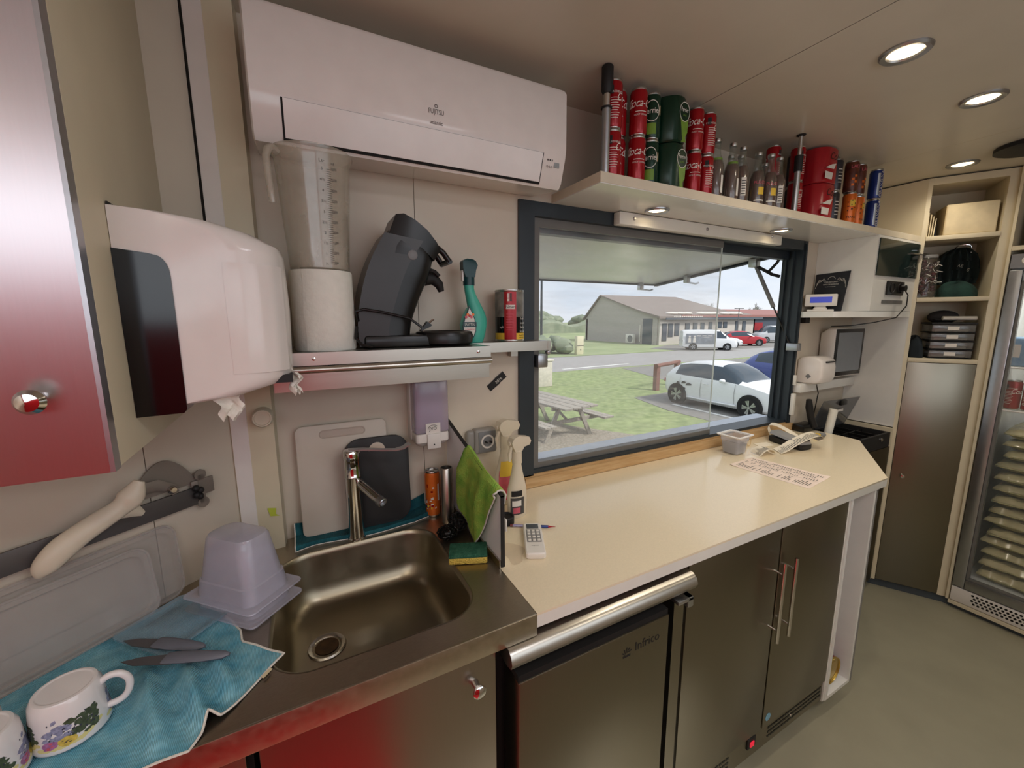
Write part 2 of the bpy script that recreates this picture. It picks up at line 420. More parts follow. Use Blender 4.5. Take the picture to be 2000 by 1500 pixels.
# ------------------------------------------------------------------ serving window
t = thing('window_1', None, None); tag(t, kind='structure')
b = B(ANTHR)
b.box(.745, .81, -.012, .1, .945, 2.006); b.box(2.583, 2.625, -.012, .1, .945, 2.006)
b.box(.81, 2.59, -.012, .1, 1.955, 2.006); b.box(.81, 2.59, -.004, .1, .945, .966)
b.box(2.566, 2.584, .03, .042, .966, 1.955); b.box(2.57, 2.584, .07, .08, .966, 1.94); b.box(.81, 2.585, .06, .1, 1.912, 1.956); b.box(2.596, 2.61, -.02, -.012, .96, 1.99)
b.build('window_frame', t)
b = B(GREYFR)
b.box(.812, .846, .012, .03, .966, 1.975); b.box(.846, 1.92, .012, .03, .966, .988); b.box(.846, 1.92, .012, .03, 1.925, 1.97); b.build('sash_profile', t)
b = B(GLASS); b.box(.846, 1.92, .018, .024, .98, 1.93); b.build('window_pane', t); b = B(M('pane_cut_edge', (214, 226, 222), .2)); b.box(1.9203, 1.9225, .0175, .0245, .985, 1.928); b.build('pane_edge', t)
b = B(WHITE); b.box(2.588, 2.611, -.04, -.0205, 1.0, 1.13, .003); b.box(2.594, 2.607, -.035, -.0205, 1.18, 1.24, .002); b.build('window_catch', t)
b = B(ALU); b.box(.815, .86, -.035, .012, 1.39, 1.44, .004); b.ball((.862, -.03, 1.45), .012); b.build('sash_stop', t)
b = B(WOOD); b.box(.766, 2.64, -.026, -.001, .9005, .943); b.box(.766, 2.6, -.012, -.001, .943, .95); struct('trim_4', b)
# cream batten over the pane
t = thing('window_batten', 'cream batten screwed over the top of the serving window', 'batten', (1.74, -.03, 1.98))
B(WHITE).box(1.185, 2.30, -.05, -.0125, 1.955, 2.004, .003).build('board', t)
for x in (1.262, 1.71, 2.21): B(ALU).lathe([(.0075, 0), (.0075, .002), (.004, .006)], (x, -.05, 1.982 if x < 2 else 1.99), 10, 'y').build('screw', t)
t_ = None
# opened shutter outside, its struts and hooks
t = thing('hatch_shutter', 'raised white hatch shutter outside above the serving window', 'shutter', (1.6, .1, 1.95))
HATCH = M('white_hatch_sheet', (216, 220, 214), .2, noise=.03, nscale=3)
b = B(HATCH); b.loft([[(.3, .11, 1.955), (2.6, .11, 1.955), (2.6, 1.08, 1.845), (.3, 1.08, 1.845)], [(.3, .11, 1.995), (2.6, .11, 1.995), (2.6, 1.08, 1.885), (.3, 1.08, 1.885)]], smooth=False)
b.build('panel', t)
b = B(ANTHR); b.tube([(2.59, .11, 1.948), (2.59, 1.07, 1.838)], .011, 6); b.tube([(2.57, .11, 1.943), (2.57, 1.07, 1.833)], .006, 6); b.box(.3, 2.6, 1.075, 1.09, 1.835, 1.89); b.build('edge_rail', t)
for x, y, z in ((2.4, 1.05, 1.845), (2.52, .72, 1.878)):
    b = B(ALU); b.box(x - .02, x + .02, y - .015, y + .015, z - .05, z + .002, .003); b.tube([(x + .01, y, z - .045), (x + .12, y + .02, z - .05), (x + .16, y + .03, z - .04)], .007, 6); b.build('latch_hook', t)
t = thing('gas_strut', 'grey gas strut holding the hatch shutter at the right jamb', 'strut', (2.5, .1, 1.42))
a0 = Vector((2.545, .24, 1.905)); a1 = Vector((2.575, .01, 1.425)); am = a0.lerp(a1, .55)
B(PLGREY).tube([a0, am], .0115, 10).build('cylinder', t); B(BLACK).tube([am, a1], .0045, 8).build('rod', t)
B(ALU).box(2.505, 2.55, .21, .26, 1.885, 1.936, .004).build('bracket', t); B(ALU).box(2.56, 2.6, -.045, .02, 1.385, 1.43, .004).build('bracket', t)
b = B(BLACKM); b.tube([(2.54, .24, 1.90), (2.56, .14, 1.835), (2.57, .1, 1.82)], .01, 6); b.tube([(2.56, .16, 1.855), (2.565, .12, 1.9), (2.57, .1, 1.94)], .008, 6); b.build('arm', t)
LEDGE = M('pale_blue_ledge', (196, 208, 226), .4, noise=.04)
solo('serving_ledge', B(LEDGE).box(.3, 2.75, .092, .275, .9, .93, .006), 'pale blue serving ledge outside under the serving window', 'ledge')

# ------------------------------------------------------------------ lamps
def downlight(x, y, z, label, group, energy, lit=True, r=.062, spot=True):
    t = thing('recessed_downlight', label, 'downlight', (x, y, z), group=group)
    B(ALU).lathe([(r, 0), (r, -.004), (r * .93, -.009), (r * .72, -.006), (r * .66, 0)], (x, y, z), 28, cap0=False, cap1=False).build('trim_ring', t)
    B(LAMPE if lit else LAMPO).lathe([(r * .66, -.001), (r * .5, -.004), (.004, -.005)], (x, y, z), 20).build('lens', t)
    if energy:
        ld = bpy.data.lights.new('lamp_light', 'SPOT'); ld.energy = energy * LAMP; ld.color = (1, .90, .74); ld.spot_size = radians(150); ld.spot_blend = 1.0; ld.shadow_soft_size = .035
        lo = bpy.data.objects.new('lamp_light', ld); COL.objects.link(lo); lo.parent = t; lo.location = (0, 0, -.02)
    return t
downlight(1.67, -.72, CZ, 'large lit ceiling downlight, nearest of the three by the fridge', 'ceiling downlights', 18)
downlight(2.267, -.731, CZ, 'dimmer ceiling downlight between two brighter ones', 'ceiling downlights', 12, True)
downlight(3.12, -.45, CZ, 'lit ceiling downlight in front of the tall corner cabinet', 'ceiling downlights', 9)
for i, (x, y, e) in enumerate(((.4, -1.75, 6), (-.75, -1.5, 6), (1.7, -1.75, 16), (2.7, -1.75, 16), (-.45, -2.08, 40))):  # unseen downlights added as fill; the last one lights the added red door
    downlight(x, y, CZ, ['added ceiling downlight behind the camera', 'added ceiling downlight at the left end of the room', 'added ceiling downlight over the aisle', 'added ceiling downlight opposite the fridge', 'added ceiling downlight brightening the added red door'][i], 'ceiling downlights', e)
t = thing('added_fill_panel', 'added square cool white fill panel on the ceiling behind the camera', 'panel light', (.8, -1.9, CZ))  # unseen panel and its lamp, added as cool fill from behind
B(ALU).box(.48, 1.12, -2.2, -1.6, CZ - .012, CZ - .0005).build('frame', t); B(M('fill_panel_glow', (240, 244, 255), .4, emit=(236, 240, 255), estr=3.0)).box(.50, 1.10, -2.18, -1.62, CZ - .014, CZ - .012).build('added_panel_diffuser', t)
ld = bpy.data.lights.new('panel_fill', 'AREA'); ld.energy = 6 * LAMP; ld.size = .56; ld.color = (.96, .95, 1.0); lo = bpy.data.objects.new('panel_fill', ld); COL.objects.link(lo); lo.parent = t; lo.location = (0, 0, -.03)

# added fill lights set in the unseen rear openings, in place of daylight
for nm, x, z, sx, sz, e in (('rear_door_fill', -.53, 1.815, 1.6, .5, 5.2), ('rear_window_fill', 1.35, 1.75, 1.8, .8, 5.0)):
    ld = bpy.data.lights.new(nm, 'AREA'); ld.shape = 'RECTANGLE'; ld.size = sx; ld.size_y = sz; ld.energy = e; ld.color = (.90, .95, 1.0)
    lo = bpy.data.objects.new(nm, ld); COL.objects.link(lo); lo.location = (x, FY - .03, z); lo.rotation_euler = (radians(84), 0, 0)
# ================================================================== TOP SHELF AND WHAT STANDS ON IT
SH = 2.04
t = thing('wall_shelf', 'long cream shelf over the serving window loaded with drinks', 'shelf', (2.0, -.14, 2.02))
b = B(PLCR); b.box(.89, 3.25, -.285, -.001, 2.009, SH); b.use(WHITEL).box(.891, 3.249, -.283, -.002, 2.006, 2.0092); b.build('board', t)
downlight(1.314, -.12, 2.006, 'left lit downlight under the drinks shelf', 'shelf downlights', 3.2, r=.048)
downlight(2.164, -.12, 2.006, 'right lit downlight under the drinks shelf', 'shelf downlights', 3.2, r=.048)
for i, (x, y, lab) in enumerate(((.925, -.262, 'telescopic chrome pole at the left end of drinks shelf'), (2.0, -.262, 'telescopic pole between the bottles and the red cans'))):
    t = thing('telescopic_pole', lab, 'pole', (x, y, SH), group='poles from shelf to ceiling')
    B(ALU).cyl((x, y, SH), .0135 if i == 0 else .012, .2 if i == 0 else .17, seg=14).build('tube', t)
    if i == 0:
        b = B(CHROME); b.cyl((x, y, SH + .2), .0105, .04, seg=14); b.build('inner_tube', t)
        B(BLACKM).lathe([(.018, 0), (.018, .004), (.012, .006)], (x, y, SH + .196), 14).build('clamp_ring', t)
        B(BLACKM).lathe([(.014, 0), (.0185, .008), (.0185, .075), (.015, .0795)], (x, y, SH + .24), 16).build('rubber_foot', t)
    else:
        B(BLACKM).cyl((x, y, SH + .17), .0165, .065, seg=16).build('clamp_sleeve', t); B(CHROME).cyl((x, y, SH + .235), .0085, .078, seg=12).build('inner_tube', t)
        B(BLACKM).lathe([(.01, 0), (.018, .004), (.018, .0065)], (x, y, SH + .3125), 14).build('end_plate', t)

CH, CR = .148, .0295
def can_body(b, body, r=CR, h=CH, n=24):
    b.use(CANTOP); b.lathe([(r * .78, 0), (r * .88, h * .02), (r * .9, h * .035)], seg=n, cap1=False)
    b.use(body); b.lathe([(r * .9, h * .035), (r, h * .075), (r, h * .9), (r * .9, h * .955)], seg=n, cap0=False, cap1=False)
    b.use(CANTOP); b.lathe([(r * .9, h * .955), (r * .93, h * .985), (r * .9, h), (r * .86, h), (r * .84, h * .97), (r * .1, h * .97)], seg=n, cap0=False)
    b.box(-.004, .004, -.012, .008, h * .972, h * .98)
def can_proto(kind):
    b = B(); R2 = CR + .0004
    if kind == 'cola':
        can_body(b, RED); b.use(INKW)
        for a in (0, pi): b.wraptext('Coca-Cola', .026, R2, CH * .66, a, shear=.45, sx=.72); b.wrappatch(R2, CH * .48, CH * .495, a - .8, a + .5)
        for a in (0, pi): b.wraptext('GOÛT ORIGINAL', .005, R2, CH * .42, a)
    elif kind == 'panel':
        can_body(b, RED); b.use(INKW)
        for i in range(9): b.wrappatch(R2, CH * (.2 + .05 * i), CH * (.212 + .05 * i), -.55, .3 + .25 * ((i * 7) % 3) / 3)
        b.wraptext('INGREDIENTS', .006, R2, CH * .72, 0); b.use(INKB).wrappatch(R2, CH * .68, CH * .85, -.7, -.25)
        b.use(INKW).wraptext('Coca-Cola', .024, R2, CH * .62, pi * .6, shear=.45, sx=.72)
    elif kind == 'green':
        can_body(b, GREENC); b.use(INKW); a = 0
        b.wraptext('Perrier', .018, R2, CH * .6, a, sx=.8); n = 22; rx, rz = .026, .034
        for k in range(n):
            t0, t1 = 2 * pi * k / n, 2 * pi * (k + 1) / n
            b.raw([((R2) * cos(rr * rx * cos(tt) / CR), R2 * sin(rr * rx * cos(tt) / CR), CH * .6 + rr * rz * sin(tt)) for tt in (t0, t1) for rr in (1, .93)], [(0, 1, 3, 2)])
        b.use(LIME).wrappatch(R2, CH * .1, CH * .34, -.5, .5); b.use(CARD).wrappatch(R2, CH * .52, CH * .72, .9, 1.15)
    elif kind == 'lemon':
        can_body(b, RED); b.use(INKB); b.wraptext('Coca-Cola', .024, R2, CH * .72, 0, shear=.45, sx=.72); b.use(INKW)
        b.wrappatch(R2, CH * .2, CH * .42, -.7, .35); b.wrappatch(R2, CH * .47, CH * .55, -.7, .2); b.wrappatch(R2, CH * .55, CH * .6, -.3, .2)
    elif kind == 'orange':
        can_body(b, ORANGE); b.use(INKB); b.wraptext('MANGO', .011, R2, CH * .2, .1); b.use(YEL); b.wrappatch(R2, CH * .55, CH * .75, -.6, .2); b.use(INKB)
        for k in range(9): b.wrappatch(R2, CH * (.4 + .045 * k), CH * (.43 + .045 * k), -.9 + .5 * (k % 3), -.75 + .5 * (k % 3) + .12 * (k % 2))
    elif kind == 'tropical':
        can_body(b, M('dark_fruit_print', (120, 62, 42), .35, .2, rgb2=(60, 34, 30), nscale=30)); b.use(PINKP).wraptext('LADY', .014, R2, CH * .8, 0); b.use(ORANGE)
        for k in range(4): b.wrappatch(R2, CH * (.2 + .09 * k), CH * (.27 + .09 * k), -.6 + .4 * (k % 2), -.2 + .4 * (k % 2))
    elif kind == 'blue':
        can_body(b, BLUEC); b.use(INKW); b.wraptext('ORANGINA', .017, R2, CH * .5, .25, vertical=True); b.use(ALU).wrappatch(R2, CH * .12, CH * .85, -.5, -.1)
    elif kind == 'grey':
        can_body(b, M('charcoal_can_paint', (58, 56, 60), .35, .3, noise=.2, nscale=30)); b.use(INKW)
        for k in range(5): b.wrappatch(R2, CH * (.25 + .1 * k), CH * (.27 + .1 * k), -.6, .1 + .3 * (k % 2))
    return b
FACE = -2.0   # angle whose local +x looks at the room
CANS = {}
def put_can(kind, x, y, lvl, rot, name, label, group, extra=0., cat='can'):
    z = SH + .0005 + lvl * (CH + .0005) + extra
    if kind not in CANS:
        o = can_proto(kind).build(name); CANS[kind] = o
    else:
        o = CANS[kind].copy(); COL.objects.link(o); o.name = name
    o.location = (x, y, z); o.rotation_euler = (0, 0, rot)
    return tag(o, label, cat, group)
G1 = 'cola cans left of the green packs'
UP = ('lower', 'upper')
for lv in (0, 1):
    put_can('panel', .975, -.235, lv, FACE, 'drink_can', f'{UP[lv]} red can with small print beside the left pole', G1)
    put_can('cola', 1.03, -.195, lv, FACE - .6, 'drink_can', f'{UP[lv]} red can set back behind two others at shelf left', G1)
    put_can('cola', 1.085, -.235, lv, FACE + .15, 'drink_can', f'{UP[lv]} red script can leaning against the green cans', G1)
    put_can('green', 1.150, -.232, lv, FACE - .3, 'drink_can', f'{UP[lv]} dark green can left of the green packs', 'dark green cans')
# film-wrapped green packs
for lv in (0, 1):
    x0 = 1.247; z0 = SH + .0005 + lv * .1525
    t = thing('drink_pack', f'{UP[lv]} dark green film-wrapped drink pack on the shelf', 'drink pack', (x0, -.2, z0), group='stacked green packs')
    b = B(GREENC); rings = []
    for fz, sc in ((0, .93), (.04, 1), (.5, .985), (.94, 1), (.985, .95), (1, .8)):
        ring = []
        for k in range(40):
            a = 2 * pi * k / 40
            lobe = 1 + .05 * cos(4 * a)
            ring.append((x0 + .058 * sc * lobe * (abs(cos(a)) ** .75) * (1 if cos(a) > 0 else -1), -.205 + .066 * sc * lobe * (abs(sin(a)) ** .75) * (1 if sin(a) > 0 else -1), z0 + .151 * fz))
        rings.append(ring)
    b.loft(rings); b.build('wrap', t)
    b = B(INKW); cx = x0 + .018; yy = -.2735; n = 26
    def ov(cx, cz, rx, rz, r0, r1):
        for k in range(n):
            t0, t1 = 2 * pi * k / n, 2 * pi * (k + 1) / n
            b.raw([(cx + rr * rx * cos(tt), yy, cz + rr * rz * sin(tt)) for tt in (t0, t1) for rr in (r1, r0)], [(0, 1, 3, 2)])
    b.use(LIME); yy = -.2732; b.raw([(cx - .021, yy, z0 + .09), (cx - .018, yy, z0 + .035), (cx - .006, yy, z0 + .02), (cx - .011, yy, z0 + .002), (cx + .013, yy, z0 + .002), (cx + .008, yy, z0 + .02), (cx + .018, yy, z0 + .035), (cx + .021, yy, z0 + .09)], [tuple(range(8))])
    yy = -.2736; b.use(GREENC); ov(cx, z0 + .1, .024, .03, 0, 1); yy = -.274; b.use(INKW); ov(cx, z0 + .1, .025, .032, .92, 1); b.text('Perrier', .014, (cx, -.2744, z0 + .106), sx=.62); b.use(LIME).text('LIME', .006, (cx, -.2744, z0 + .088))
    b.build('printed_emblem', t)
G2 = 'cola cans between the green packs and the bottles'
for lv in (0, 1):
    put_can('cola', 1.368, -.235, lv, FACE + .1, 'drink_can', f'{UP[lv]} red script can just right of the green packs', G2)
    put_can('panel', 1.440, -.232, lv, FACE + .2, 'drink_can', f'{UP[lv]} red can with small print left of the bottles', G2)
    put_can('cola', 1.335, -.165, lv, FACE + .5, 'drink_can', f'{UP[lv]} red can half hidden behind the green packs', G2)
# glass bottles
def bottle_proto(k):
    t = thing('glass_bottle', 'x', 'bottle', (0, 0, 0), local=True)
    b = B(SYRUP); b.lathe([(.024, 0), (.0275, .006), (.0275, .118), (.023, .135), (.0175, .148)], seg=20); b.build('drink', t)
    b = B(BOTGL); b.lathe([(.0255, -.0005), (.0285, .006), (.0285, .12), (.024, .137), (.0145, .165), (.0125, .2), (.0135, .203), (.0135, .216), (.0118, .219)], seg=20, cap1=False); b.build('glass', t)
    b = B(CANTOP); b.lathe([(.0142, .21), (.015, .213), (.0142, .2215), (.01, .2235)], seg=18); b.build('crown_cap', t)
    b = B()
    if k == 0:
        b.use(INKW).wrappatch(.0289, .03, .1, -.5, .2)
        b.use(INKG)
        for i in range(6): b.wrappatch(.0292, .035 + .01 * i, .039 + .01 * i, -.45, .1)
    elif k == 1:
        b.use(PINKP).wraptext('PULCO', .012, .0291, .098, 0); b.use(YEL).wrappatch(.0289, .05, .08, -.3, .6); nb = B(INKW); nb.wrappatch(.0289, .025, .03, -.8, .8); nb.build('base_band', t)
    else:
        b.use(INKW).wrappatch(.0289, .02, .085, .3, .75); nb = B(LIME); nb.wrappatch(.0215, .141, .15, -1.2, 1.2); nb.build('neck_band', t)
    b.build('printed_label', t)
    return t
BP = [bottle_proto(0), bottle_proto(1), bottle_proto(2)]; used = [0, 0, 0]
spots = [(1.505, -.23, 2, 'first bottle from the left, beside the red cans'), (1.545, -.165, 2, 'bottle in the back row behind the two leftmost bottles'), (1.598, -.232, 2, 'second front bottle from the left with pale neck band'),
         (1.668, -.228, 0, 'front bottle with a white side label'), (1.742, -.17, 1, 'back-row bottle left of the yellow-printed one'), (1.705, -.15, 0, 'back-row bottle behind the white-labelled one'),
         (1.782, -.222, 1, 'bottle with pink lettering, left neighbour of the tallest'), (1.846, -.236, 1, 'tall-looking front bottle with yellow print'), (1.915, -.232, 0, 'rightmost front bottle beside the right pole'), (1.93, -.16, 2, 'back-row bottle behind the right pole')]
for x, y, k, lab in spots:
    full = 'glass drink bottle: ' + lab
    if not used[k]:
        BP[k].location = (x, y, SH + .001); BP[k].rotation_euler = (0, 0, FACE); tag(BP[k], full, 'bottle', 'glass bottles on the drinks shelf'); used[k] = 1
    else: dup(BP[k], (x, y, SH + .001), FACE, full, 'glass bottles on the drinks shelf')
G3 = 'cans right of the bottles'
for lv in (0, 1):
    put_can('panel', 1.965, -.17, lv, FACE + .9, 'drink_can', f'{UP[lv]} dark red can directly behind the right pole', G3)
    put_can('panel', 2.075, -.215, lv, FACE + .3, 'drink_can', f'{UP[lv]} red can just right of the right pole', G3)
    put_can('grey', 2.15, -.16, lv, FACE, 'drink_can', f'{UP[lv]} dark can in the gap before the red pack', G3)
# red film packs
for lv in (0, 1):
    z0 = SH + .0005 + lv * .1565
    t = thing('drink_pack', f'{UP[lv]} bright red film-wrapped can pack with white print', 'drink pack', (2.26, -.2, z0), group='stacked red packs')
    b = B(REDL); rings = []
    for fz, sc in ((0, .95), (.03, 1), (.95, 1), (.985, .96), (1, .8)):
        rings.append([(2.262 + .078 * sc * (1 + .04 * cos(4 * a)) * (abs(cos(a)) ** .6) * (1 if cos(a) > 0 else -1), -.2 + .068 * sc * (1 + .04 * cos(4 * a)) * (abs(sin(a)) ** .6) * (1 if sin(a) > 0 else -1), z0 + .156 * fz) for a in [2 * pi * k / 36 for k in range(36)]])
    b.loft(rings); b.build('wrap', t)
    b = B(INKB); b.text('Cola', .03, (2.27, -.2722, z0 + .115), shear=.3); b.use(INKW)
    b.raw([(2.2, -.272, z0 + .06), (2.27, -.272, z0 + .062), (2.285, -.272, z0 + .088), (2.25, -.272, z0 + .08)], [(0, 1, 2, 3)]); b.raw([(2.2, -.272, z0 + .015), (2.26, -.272, z0 + .015), (2.265, -.272, z0 + .045), (2.2, -.272, z0 + .045)], [(0, 1, 2, 3)])
    b.build('printed_emblem', t)
    put_can('grey', 2.40, -.215, lv, FACE + .4, 'drink_can', f'{UP[lv]} charcoal can between the red packs and orange cans', G3)
G4 = 'orange and fruit cans at the shelf end'
put_can('orange', 2.50, -.245, 0, FACE, 'drink_can', 'front left orange can with dark lettering, bottom row', G4)
put_can('orange', 2.60, -.235, 0, FACE + .7, 'drink_can', 'bottom orange can next to the blue cans', G4)
put_can('tropical', 2.50, -.24, 1, FACE, 'drink_can', 'top fruit-print can over the left orange can', G4)
put_can('tropical', 2.585, -.235, 1, FACE + .4, 'drink_can', 'top fruit-print can nearest the blue cans', G4)
for lv in (0, 1): put_can('tropical', 2.45, -.17, lv, FACE - .5, 'drink_can', f'{UP[lv]} fruit-print can in the shadow behind the orange ones', G4)
for lv in (0, 1): put_can('blue', 2.755, -.238, lv, FACE, 'drink_can', f'{UP[lv]} blue can at the right end of the drinks', 'blue cans at the shelf end', extra=0)
# ================================================================== LEFT SIDE: CABINET, DISPENSER, CUTTER, DRAINING AREA
# upper corner cabinet
t = thing('corner_wall_cabinet', 'cream corner wall cabinet with brushed steel door, upper left', 'cabinet', (-.4, -.3, 1.36))
b = B(BEIGE); b.box(-.28, -.26, -.555, -.1, 1.355, CZ - .002, .002)
b.loft([[(-.28, -.555, z), (-.28, -.118, z), (-.83, -.56, z)] for z in (1.356, 1.374)], smooth=False); b.build('body', t)
b = B(STEELU); b.box(-.83, -.2645, -.577, -.558, 1.352, CZ - .01, .0015); d = b.build('door', t)
b = B(CHROME); b.lathe([(.006, 0), (.007, .012), (.015, .022), (.017, .03), (.012, .037), (.002, .039)], (-.325, -.577, 1.472), 20, 'y'); b.build('knob', d)
b = B(ALU); b.box(-.2665, -.2605, -.5785, -.556, 1.353, CZ - .01); b.build('door_edge_trim', d)

# roll-towel dispenser on the cabinet side
t = thing('paper_towel_dispenser', 'pinkish white paper towel dispenser with smoked black corner', 'dispenser', (-.259, -.36, 1.42))
out = [(-.259, 1.424), (-.186, 1.424), (-.09, 1.435), (-.03, 1.452), (-.014, 1.468), (-.010, 1.6), (-.013, 1.705), (-.02, 1.722), (-.06, 1.742), (-.11, 1.755), (-.19, 1.764), (-.259, 1.767)]
def dring(y, xm, sz):
    r = []
    for x, z in out:
        q = (x + .259) / .249
        r.append((-.259 + q * (xm + .259), y, 1.6 + (z - 1.6) * sz))
    return r
b = B(PLWG); b.loft([dring(-.462, -.075, .985), dring(-.4635, -.08, .9)][:0] + [dring(-.4625, -.10, .97), dring(-.462, -.085, .985), dring(-.456, -.06, .995), dring(-.44, -.036, 1), dring(-.41, -.018, 1), dring(-.36, -.011, 1), dring(-.30, -.012, 1), dring(-.25, -.02, 1), dring(-.235, -.035, .99)])
b.build('cover', t)
b = B(SMOKE); wz = [(-.2595, 1.412), (-.193, 1.4135), (-.188, 1.42), (-.187, 1.6), (-.187, 1.655)] + [(-.205 + .018 * cos(a), 1.655 + .034 * sin(a)) for a in [i * pi / 16 for i in range(1, 8)]] + [(-.215, 1.6915), (-.2595, 1.697)]
b.prism(wz, -.4655, -.40, 'xz'); b.build('viewing_window', t)
b = B(BLACKM); b.box(-.2585, -.256, -.46, -.24, 1.43, 1.77); b.box(-.05, -.016, -.43, -.38, 1.452, 1.468); b.build('back_plate', t)
def tissue(name, parent, o, w_, h_, seed):
    r = random.Random(seed)
    b = B(PAPER); b.grid(8, 10, lambda u, v: (o[0] + (u - .5) * w_ * (1 - .35 * v) + .006 * sin(9 * v + seed), o[1] + .008 * sin(7 * u + 5 * v + seed) , o[2] - h_ * v + .008 * sin(11 * u + seed) * v))
    return b.build(name, parent)
tissue('paper_end', t, (-.128, -.43, 1.447), .05, .058, 2); tissue('paper_end', t, (-.012, -.40, 1.47), .022, .045, 5)
# raised panel on the curved front
def dsurf(x):
    P_ = ((-.3, -.4625), (-.10, -.4625), (-.085, -.462), (-.06, -.456), (-.036, -.44), (-.018, -.41), (0, -.36))
    for (xa, ya), (xb, yb) in zip(P_[:-1], P_[1:]):
        if x <= xb: return ya + (yb - ya) * (x - xa) / (xb - xa)
    return -.36
b = B(PLWG); b.grid(16, 8, lambda u, v: (-.112 + .092 * u, dsurf(-.112 + .092 * u) - .0008 - .0014 * min(1, 8 * u, 8 * v, 8 * (1 - v)), 1.478 + .205 * v)); b.build('front_panel', t)

# round cap and scraps on the corner post
b = B(PLCR); b.lathe([(.026, 0), (.026, .035), (.023, .04), (.02, .04), (.019, .036), (.002, .036)], (-.105, -.049, 1.31), 24, 'y')
solo('round_cap', b, 'round cream cap fixed to the corner post under the dispenser', 'cap')
b = B(M('yellow_green_sticker', (190, 200, 66), .6)); b.raw([(-.118, -.0535, 1.035), (-.096, -.0525, 1.03), (-.098, -.0525, 1.012), (-.088, -.052, 1.004), (-.112, -.053, 1.008)], [(0, 1, 2, 3, 4)])
b.T = Matrix.Translation((0, -.0008, 0)); b.raw([(-.118, -.0535, 1.035), (-.096, -.0525, 1.03), (-.098, -.0525, 1.012), (-.112, -.053, 1.008)], [(0, 1, 2, 3)])
solo('torn_sticker', b, 'torn yellow-green sticker low on the corner post', 'sticker')

# hinged cutter on the chamfered wall  (x along wall to the right, y into the wall)
CUTM = M('dull_steel_plate', (140, 130, 120), .5, .35, noise=.08, nscale=12)
t = thing('wall_cutter', 'wall-mounted steel cutter bar with white handle and half-round plate', 'cutter', tuple(CA + Vector((0, 0, 1.13))), CROT, local=True)
b = B(M('dull_steel_bar', (104, 100, 98), .45, .5, noise=.1, nscale=12)); b.box(-.62, -.112, -.022, -.016, -.02, .026, .001); b.build('bar', t)
b = B(CUTM); b.prism([(-.245 + .145 * (i / 20) * .98, .026 + .088 * sin(pi * min(1, i / 20 * .96 + .02)) ** .8) for i in range(21)], -.014, -.01, 'xz'); b.build('half_round_plate', t)
b = B(CUTM); b.tube([(-.255, -.026, .045), (-.225, -.026, .064), (-.195, -.026, .064), (-.165, -.026, .045), (-.16, -.026, .03)], [.014, .014, .013, .010, .008], 8, flatx=.25); b.build('lever_arm', t)
B(CHROME).lathe([(.01, 0), (.01, .006), (.006, .012), (.001, .012)], (-.17, -.03, .044), 12, 'y').build('pivot_bolt', t)
b = B(PLCR)
hp = [(-.408, -.036), (-.400, -.020), (-.376, .004), (-.345, .024), (-.312, .040), (-.28, .055), (-.262, .072), (-.246, .102)]
hr = [.006, .019, .0235, .022, .021, .0195, .024, .010]
hs = smooth([(x, -.045 - .004 * i, z, r_) for i, ((x, z), r_) in enumerate(zip(hp, hr))], 5); b.tube([q[:3] for q in hs], [max(.004, q[3]) for q in hs], 16, flatx=.62); b.tube([(-.275, -.06, .046), (-.255, -.06, .034), (-.243, -.06, .022)], [.02, .013, .006], 10, flatx=.7)
b.build('handle', t)
b = B(CUTM); b.box(-.122, -.07, -.02, -.014, .0, .042, .001)
for zz in (.055, -.02): b.lathe([(.014, 0), (.014, .004)], (-.1, -.018, zz), 14, 'y')
b.box(-.107, -.093, -.022, -.018, -.02, .055); b.build('wall_bracket', t)
b = B(BLACKM)
for q in ((-.118, .008), (-.108, .018), (-.118, .026), (-.11, .002)): b.ball((q[0], -.03, q[1]), .0085, 8, 6)
b.build('locking_screw', t)

# stainless worktop with inset sink
t = thing('sink_worktop', 'scratched stainless worktop with an inset rectangular sink', 'worktop', (.1, -.35, .9))
outer = [(-.925, -.648), (.4435, -.648), (.4435, -.002), (-.132, -.002), cw(.02, .004, 0)[:2], cw(.96, .004, 0)[:2]]
inner = rrect(.118, -.347, .222, .228, .085, 8)
b = B(STEELH)
vo = [b.bm.verts.new((x, y, .9)) for x, y in outer]; vi = [b.bm.verts.new((x, y, .9)) for x, y in inner]
ed = [b.bm.edges.new((L[i], L[(i + 1) % len(L)])) for L in (vo, vi) for i in range(len(L))]
bmesh.ops.triangle_fill(b.bm, edges=ed, use_beauty=True)
b.box(-.925, .4435, -.6515, -.6455, .846, .9008, .0018); b.box(.4405, .4435, -.646, -.44, .846, .899)
b.build('top', t)
b = B(BASIN); rings = []
for z, q, r in ((.9005, 1.012, .09), (.9005, 1.0, .086), (.897, .985, .085), (.885, .975, .085), (.80, .93, .085), (.765, .89, .085), (.748, .80, .08), (.742, .68, .07), (.7405, .4, .05)):
    rings.append([(x, y, z) for x, y in rrect(.118 - (.0 if z > .8 else 0), -.347, .222 * q, .228 * q, r, 8)])
b.loft(rings, cap0=False); b.build('basin', t)
b = B(STEEL); b.lathe([(.047, .0), (.044, .004), (.036, .002), (.03, -.004), (.028, -.02)], (.005, -.325, .742), 26, cap0=False, cap1=False); b.use(M('rusty_drain_hole', (66, 44, 20), .35, .5, noise=.4, nscale=60)).cyl((.005, -.325, .7425), .0285, .0006, seg=22); b.build('drain', t)

